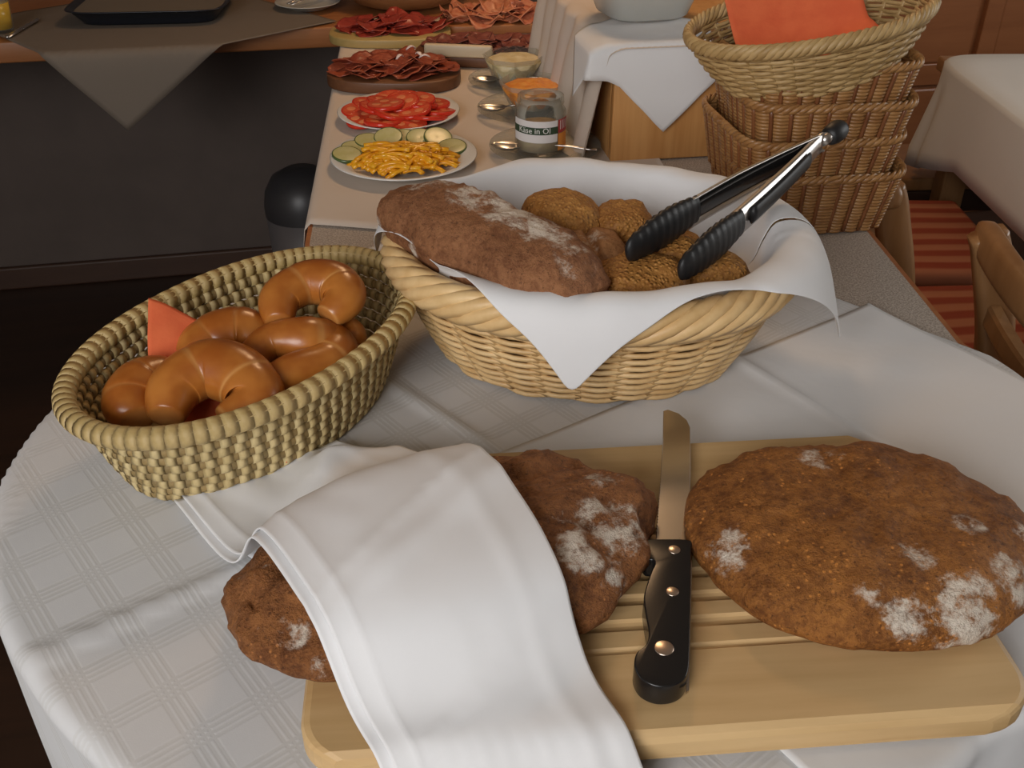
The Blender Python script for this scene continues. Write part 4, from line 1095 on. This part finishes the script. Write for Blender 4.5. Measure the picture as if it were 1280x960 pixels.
# ------------------------------------------------------------------ things on the side shelf
def corner_cloth():
    rows = []
    # square laid cornerwise on the shelf; front corner hangs over the edge
    fe = lambda x: 2.10 + (x + 1.05) * 0.19
    for i in range(50):
        row = []
        for j in range(50):
            u, v = i / 49, j / 49
            x = -0.832 + (u - v) * 0.42 + 0.01 * u; yt = 1.965 + (u + v) * 0.42 
            ye = fe(x) - .006
            if yt < ye: ov = ye - yt; y = ye - .004 - .004 * math.sin(min(1, ov / .05) * 1.5); z = .004 - ov
            else: y = yt; z = .004
            if y > 2.70: y = 2.70
            row.append((x, y, T + z + .0008 * nz(x * 20, yt * 20)))
        rows.append(row)
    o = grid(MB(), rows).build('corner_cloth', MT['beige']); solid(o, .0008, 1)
    return tag(o, 'beige cloth on the side shelf with its corner hanging over the edge', 'cloth')
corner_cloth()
tr = thing('serving_tray', 'black rimmed serving tray on the beige shelf cloth', 'tray', (-0.835, 2.455, T + 0.006), R(5))
def rr_(a, b, e=6, n=64): return [sup(2 * math.pi * k / n, a, b, e) for k in range(n)]
lv = [(.150, .112, 0), (.152, .114, .004), (.172, .135, .030), (.180, .142, .032), (.178, .140, .034), (.168, .130, .031), (.148, .110, .008)]
V = []; F = []
for a, b, z in lv: V += [(x, y, z) for x, y in rr_(a, b)]
for i in range(len(lv) - 1):
    for k in range(64): l = (k + 1) % 64; F.append((i * 64 + k, i * 64 + l, (i + 1) * 64 + l, (i + 1) * 64 + k))
F.append(tuple(range(63, -1, -1)))
MB().add(V, F).build('tray_body', MT['tray'], tr)
prism(MB(), rr_(.1635, .1255), .0235, .0255).build('tray_insert', MT['tray_in'], tr, False)
o = plate('glass_plate', 'glass plate with tongs at the end of the side shelf', 'plate', -0.490, 2.520, 0.078, MT['frost'], 0.014, 0.003)
tn = thing('small_tongs', 'small steel tongs lying on the glass plate', 'tongs', (-0.490, 2.520, T + 0.020), R(50))
for s in (-1, 1):
    tube(MB(), [(-.055, s * .006, 0), (-.03, s * .010, .004), (.02, s * .008, .010), (.07, s * .002, .014)], [.004, .0035, .003, .003], 8, False, rb=.0015).build('arm', MT['steel'], tn)
tk = thing('table_knife', 'steel table knife lying beside the black tray', 'knife', (-1.085, 2.30, T + 0.006), R(90))
tube(MB(), [(-.085, 0, .003), (-.04, 0, .003), (-.005, 0, .003)], [.006, .0065, .005], 8, False, rb=.003).build('handle', MT['steel'], tk)
prism(MB(), [(-.006, -.006), (.07, -.008), (.085, -.003), (.088, .004), (-.006, .005)], .002, .0032).build('blade', MT['blade'], tk, False)
gj = thing('juice_glass', 'glass of yellow juice at the end of the side shelf', 'glass', (-1.128, 2.285, T + 0.006))
lathe(MB(), [(0, 0), (.028, 0), (.033, .085), (.031, .085), (.026, .005), (0, .004)], 32).build('tumbler', MT['glass'], gj)
lathe(MB(), [(0, .005), (.0262, .006), (.0295, .060), (0, .060)], 32).build('juice', MT['juice'], gj)

# dark bin standing on the floor between shelf and counter
bn = thing('waste_bin', 'dark pedal bin with rounded lid on the floor beside the counter', 'bin', (-0.555, 2.52, 0.001), R(10))
lathe(MB(), [(0, 0), (.090, 0), (.095, .01), (.105, .34), (.0, .34)], 40).build('body', MT['bin_grey'], bn)
lathe(MB(), [(.106, .335), (.107, .36), (.100, .40), (.08, .435), (.045, .455), (0, .460)], 40).build('lid', MT['bin'], bn)
tube(MB(), [(-.02, -.10, .012), (-.02, -.135, .012)], .012, 8, False, rb=.005).build('pedal', MT['bin'], bn)

# ------------------------------------------------------------------ dining table, chairs, bench
dt = thing('dining_table', 'dining table hidden under an ivory damask cloth', 'table', (1.55, 1.75, 0))
DX0, DX1, DY0, DY1, DZ = 1.035, 2.05, 1.05, 2.50, 0.757
bbox('tabletop', (0, 0.025, DZ - .018), (DX1 - DX0, DY1 - DY0, .034), MT['chair'], dt, .006)
for sx in (-1, 1):
    for sy in (-1, 1): bbox('leg', (sx * .44, 0.025 + sy * .64, (DZ - .035) / 2), (.06, .06, DZ - .035), MT['chair'], dt, .004)
V = []; F = []; ringN = 200; lv = [(0.0, 0.0), (0.5, 0.0), (0.9, 0.0), (0.985, 0.0), (1.0, -.004), (1.0, -.012), (1.0, -.04), (1.0, -.08), (1.0, -.12), (1.0, -.16), (1.0, -.195)]
cx, cy = (DX0 + DX1) / 2, (DY0 + DY1) / 2; hx, hy = (DX1 - DX0) / 2 + .008, (DY1 - DY0) / 2 + .008
for li, (f, dz) in enumerate(lv):
    for i in range(ringN):
        t = 2 * math.pi * i / ringN; x, y = sup(t, hx, hy, 14)
        ff = f
        ex = 0
        if dz < -.03:
            k = min(1, (-dz - .03) / .14); ex = k * (0.016 + .014 * math.sin(i * .55) + .010 * nz(i * .2, 4))
            corner = max(0, abs(x) / hx + abs(y) / hy - 1.75) / .25
            ex += k * 0.035 * corner; 
        r = math.hypot(x, y)
        zz = dz * (1 + (0.55 * max(0, abs(x) / hx + abs(y) / hy - 1.6) / .4))
        V.append((cx + (x * ff) * (1 + ex / r), cy + (y * ff) * (1 + ex / r), DZ + .0025 + zz))
for li in range(len(lv) - 1):
    for i in range(ringN): j = (i + 1) % ringN; F.append((li * ringN + i, li * ringN + j, (li + 1) * ringN + j, (li + 1) * ringN + i))
o = MB().add(V, F).build('dining_tablecloth', MT['table_linen']); solid(o, .0008, 1)
tag(o, 'ivory damask tablecloth hanging over the dining table edge', 'tablecloth')

def sweep(path, hw, hh, up):
    """bar of rectangular section: half width hw across, half height hh along up (lists allowed)"""
    p = np.array(path, float); N = len(p); hw = np.broadcast_to(np.array(hw, float), (N,)); hh = np.broadcast_to(np.array(hh, float), (N,))
    t = np.gradient(p, axis=0); t /= np.linalg.norm(t, axis=1)[:, None]
    s_ = np.cross(t, np.array(up, float)); s_ /= np.linalg.norm(s_, axis=1)[:, None]; w_ = np.cross(s_, t)
    V = []; F = []
    for i in range(N):
        for a, b in ((1, .7), (.7, 1), (-.7, 1), (-1, .7), (-1, -.7), (-.7, -1), (.7, -1), (1, -.7)): V.append(p[i] + s_[i] * a * hw[i] + w_[i] * b * hh[i])
    for i in range(N - 1):
        for k in range(8): l = (k + 1) % 8; F.append((i * 8 + k, i * 8 + l, (i + 1) * 8 + l, (i + 1) * 8 + k))
    F.append(tuple(range(7, -1, -1))); F.append(tuple((N - 1) * 8 + k for k in range(8)))
    return MB().add(V, F)
def chair(label, loc, rz, group):
    t = thing('dining_chair', label, 'chair', loc, rz, group)   # faces +x
    zt = 0.86; w = 0.40
    for s in (-1, 1):
        y = s * (w / 2 - .02)
        p = spline([(-.02, y, 0), (.0, y, .25), (.005, y, .45), (-.005, y, .65), (-.045, y, .80), (-.062, y, .845)], 5)
        sweep(p, .017, .024, (1, 0, 0)).build('rear_post', MT['chair'], t)
        o = bbox('front_leg', (.40, s * (w / 2 - .02), .215), (.036, .036, .43), MT['chair'], t, .005)
    # top rail, softly bowed, with rounded ends
    p = [(-.055 - .022 * (1 - (2 * f - 1) ** 2), (f - .5) * (w + .03), .835 + .004 * (1 - (2 * f - 1) ** 2)) for f in np.linspace(0, 1, 18)]
    rbs = [.028 * (1 - (abs(2 * f - 1)) ** 12 * .55) for f in np.linspace(0, 1, 18)]
    o = subs(sweep(p, .013, rbs, (0, 0, 1)).build('top_rail', MT['chair'], t))
    p = [(-.028 - .014 * (1 - (2 * f - 1) ** 2), (f - .5) * (w - .03), .725) for f in np.linspace(0, 1, 12)]
    sweep(p, .010, .018, (0, 0, 1)).build('middle_rail', MT['chair'], t, False)
    tube(MB(), [(0.0, (f - .5) * (w - .03), .56) for f in np.linspace(0, 1, 6)], .010, 10, False, rb=.018).build('low_rail', MT['chair'], t)
    for k in (-1, 0, 1): tube(MB(), [(.0, k * .085, .56), (-.012, k * .085, .64), (-.030, k * .085, .72)], .013, 8, False, up=(1, 0, 0), rb=.007).build('slat', MT['chair'], t)
    bbox('seat', (.20, 0, .425), (.42, w, .030), MT['chair'], t, .008)
    bbox('cushion', (.21, 0, .460), (.40, w - .01, .045), MT['stripe'], t, .018)
    return t
c0 = chair('wooden chair with red striped cushion, next to the bare counter edge', (0.705, 1.080, 0.001), R(-2), 'wooden chairs along the counter')
copy_tree(c0, (0.615, 1.61, 0.001), R(3), 'wooden chair with red striped cushion beside the basket stack')
copy_tree(c0, (0.650, 2.070, 0.001), R(-1), 'wooden chair with red striped cushion at the far table corner')
bn2 = thing('wooden_bench', 'low wooden bench against the panelled wall behind the dining table', 'bench', (1.30, 2.62, 0.001), R(4))
bbox('seat', (0, 0, .43), (1.1, .26, .035), MT['chair'], bn2, .006)
for s in (-1, 1): bbox('support', (s * .46, 0, .206), (.04, .22, .412), MT['baseboard'], bn2, .004)
bbox('apron', (0, -.115, .38), (.88, .02, .06), MT['baseboard'], bn2, .003)

# pendant lamp over the buffet
lp = thing('pendant_lamp', 'warm glass pendant lamp hanging over the buffet', 'lamp', (0.05, 2.20, T + 1.28))
lathe(MB(), [(.02, .16), (.05, .15), (.13, .06), (.165, 0), (.155, 0), (.12, .055), (.045, .14), (.018, .15)], 40).build('shade', MT['lampshade'], lp)
tube(MB(), [(0, 0, .15), (0, 0, 2.5 - T - 1.28)], .004, 8, False, up=(1, 0, 0)).build('cord', MT['black'], lp)
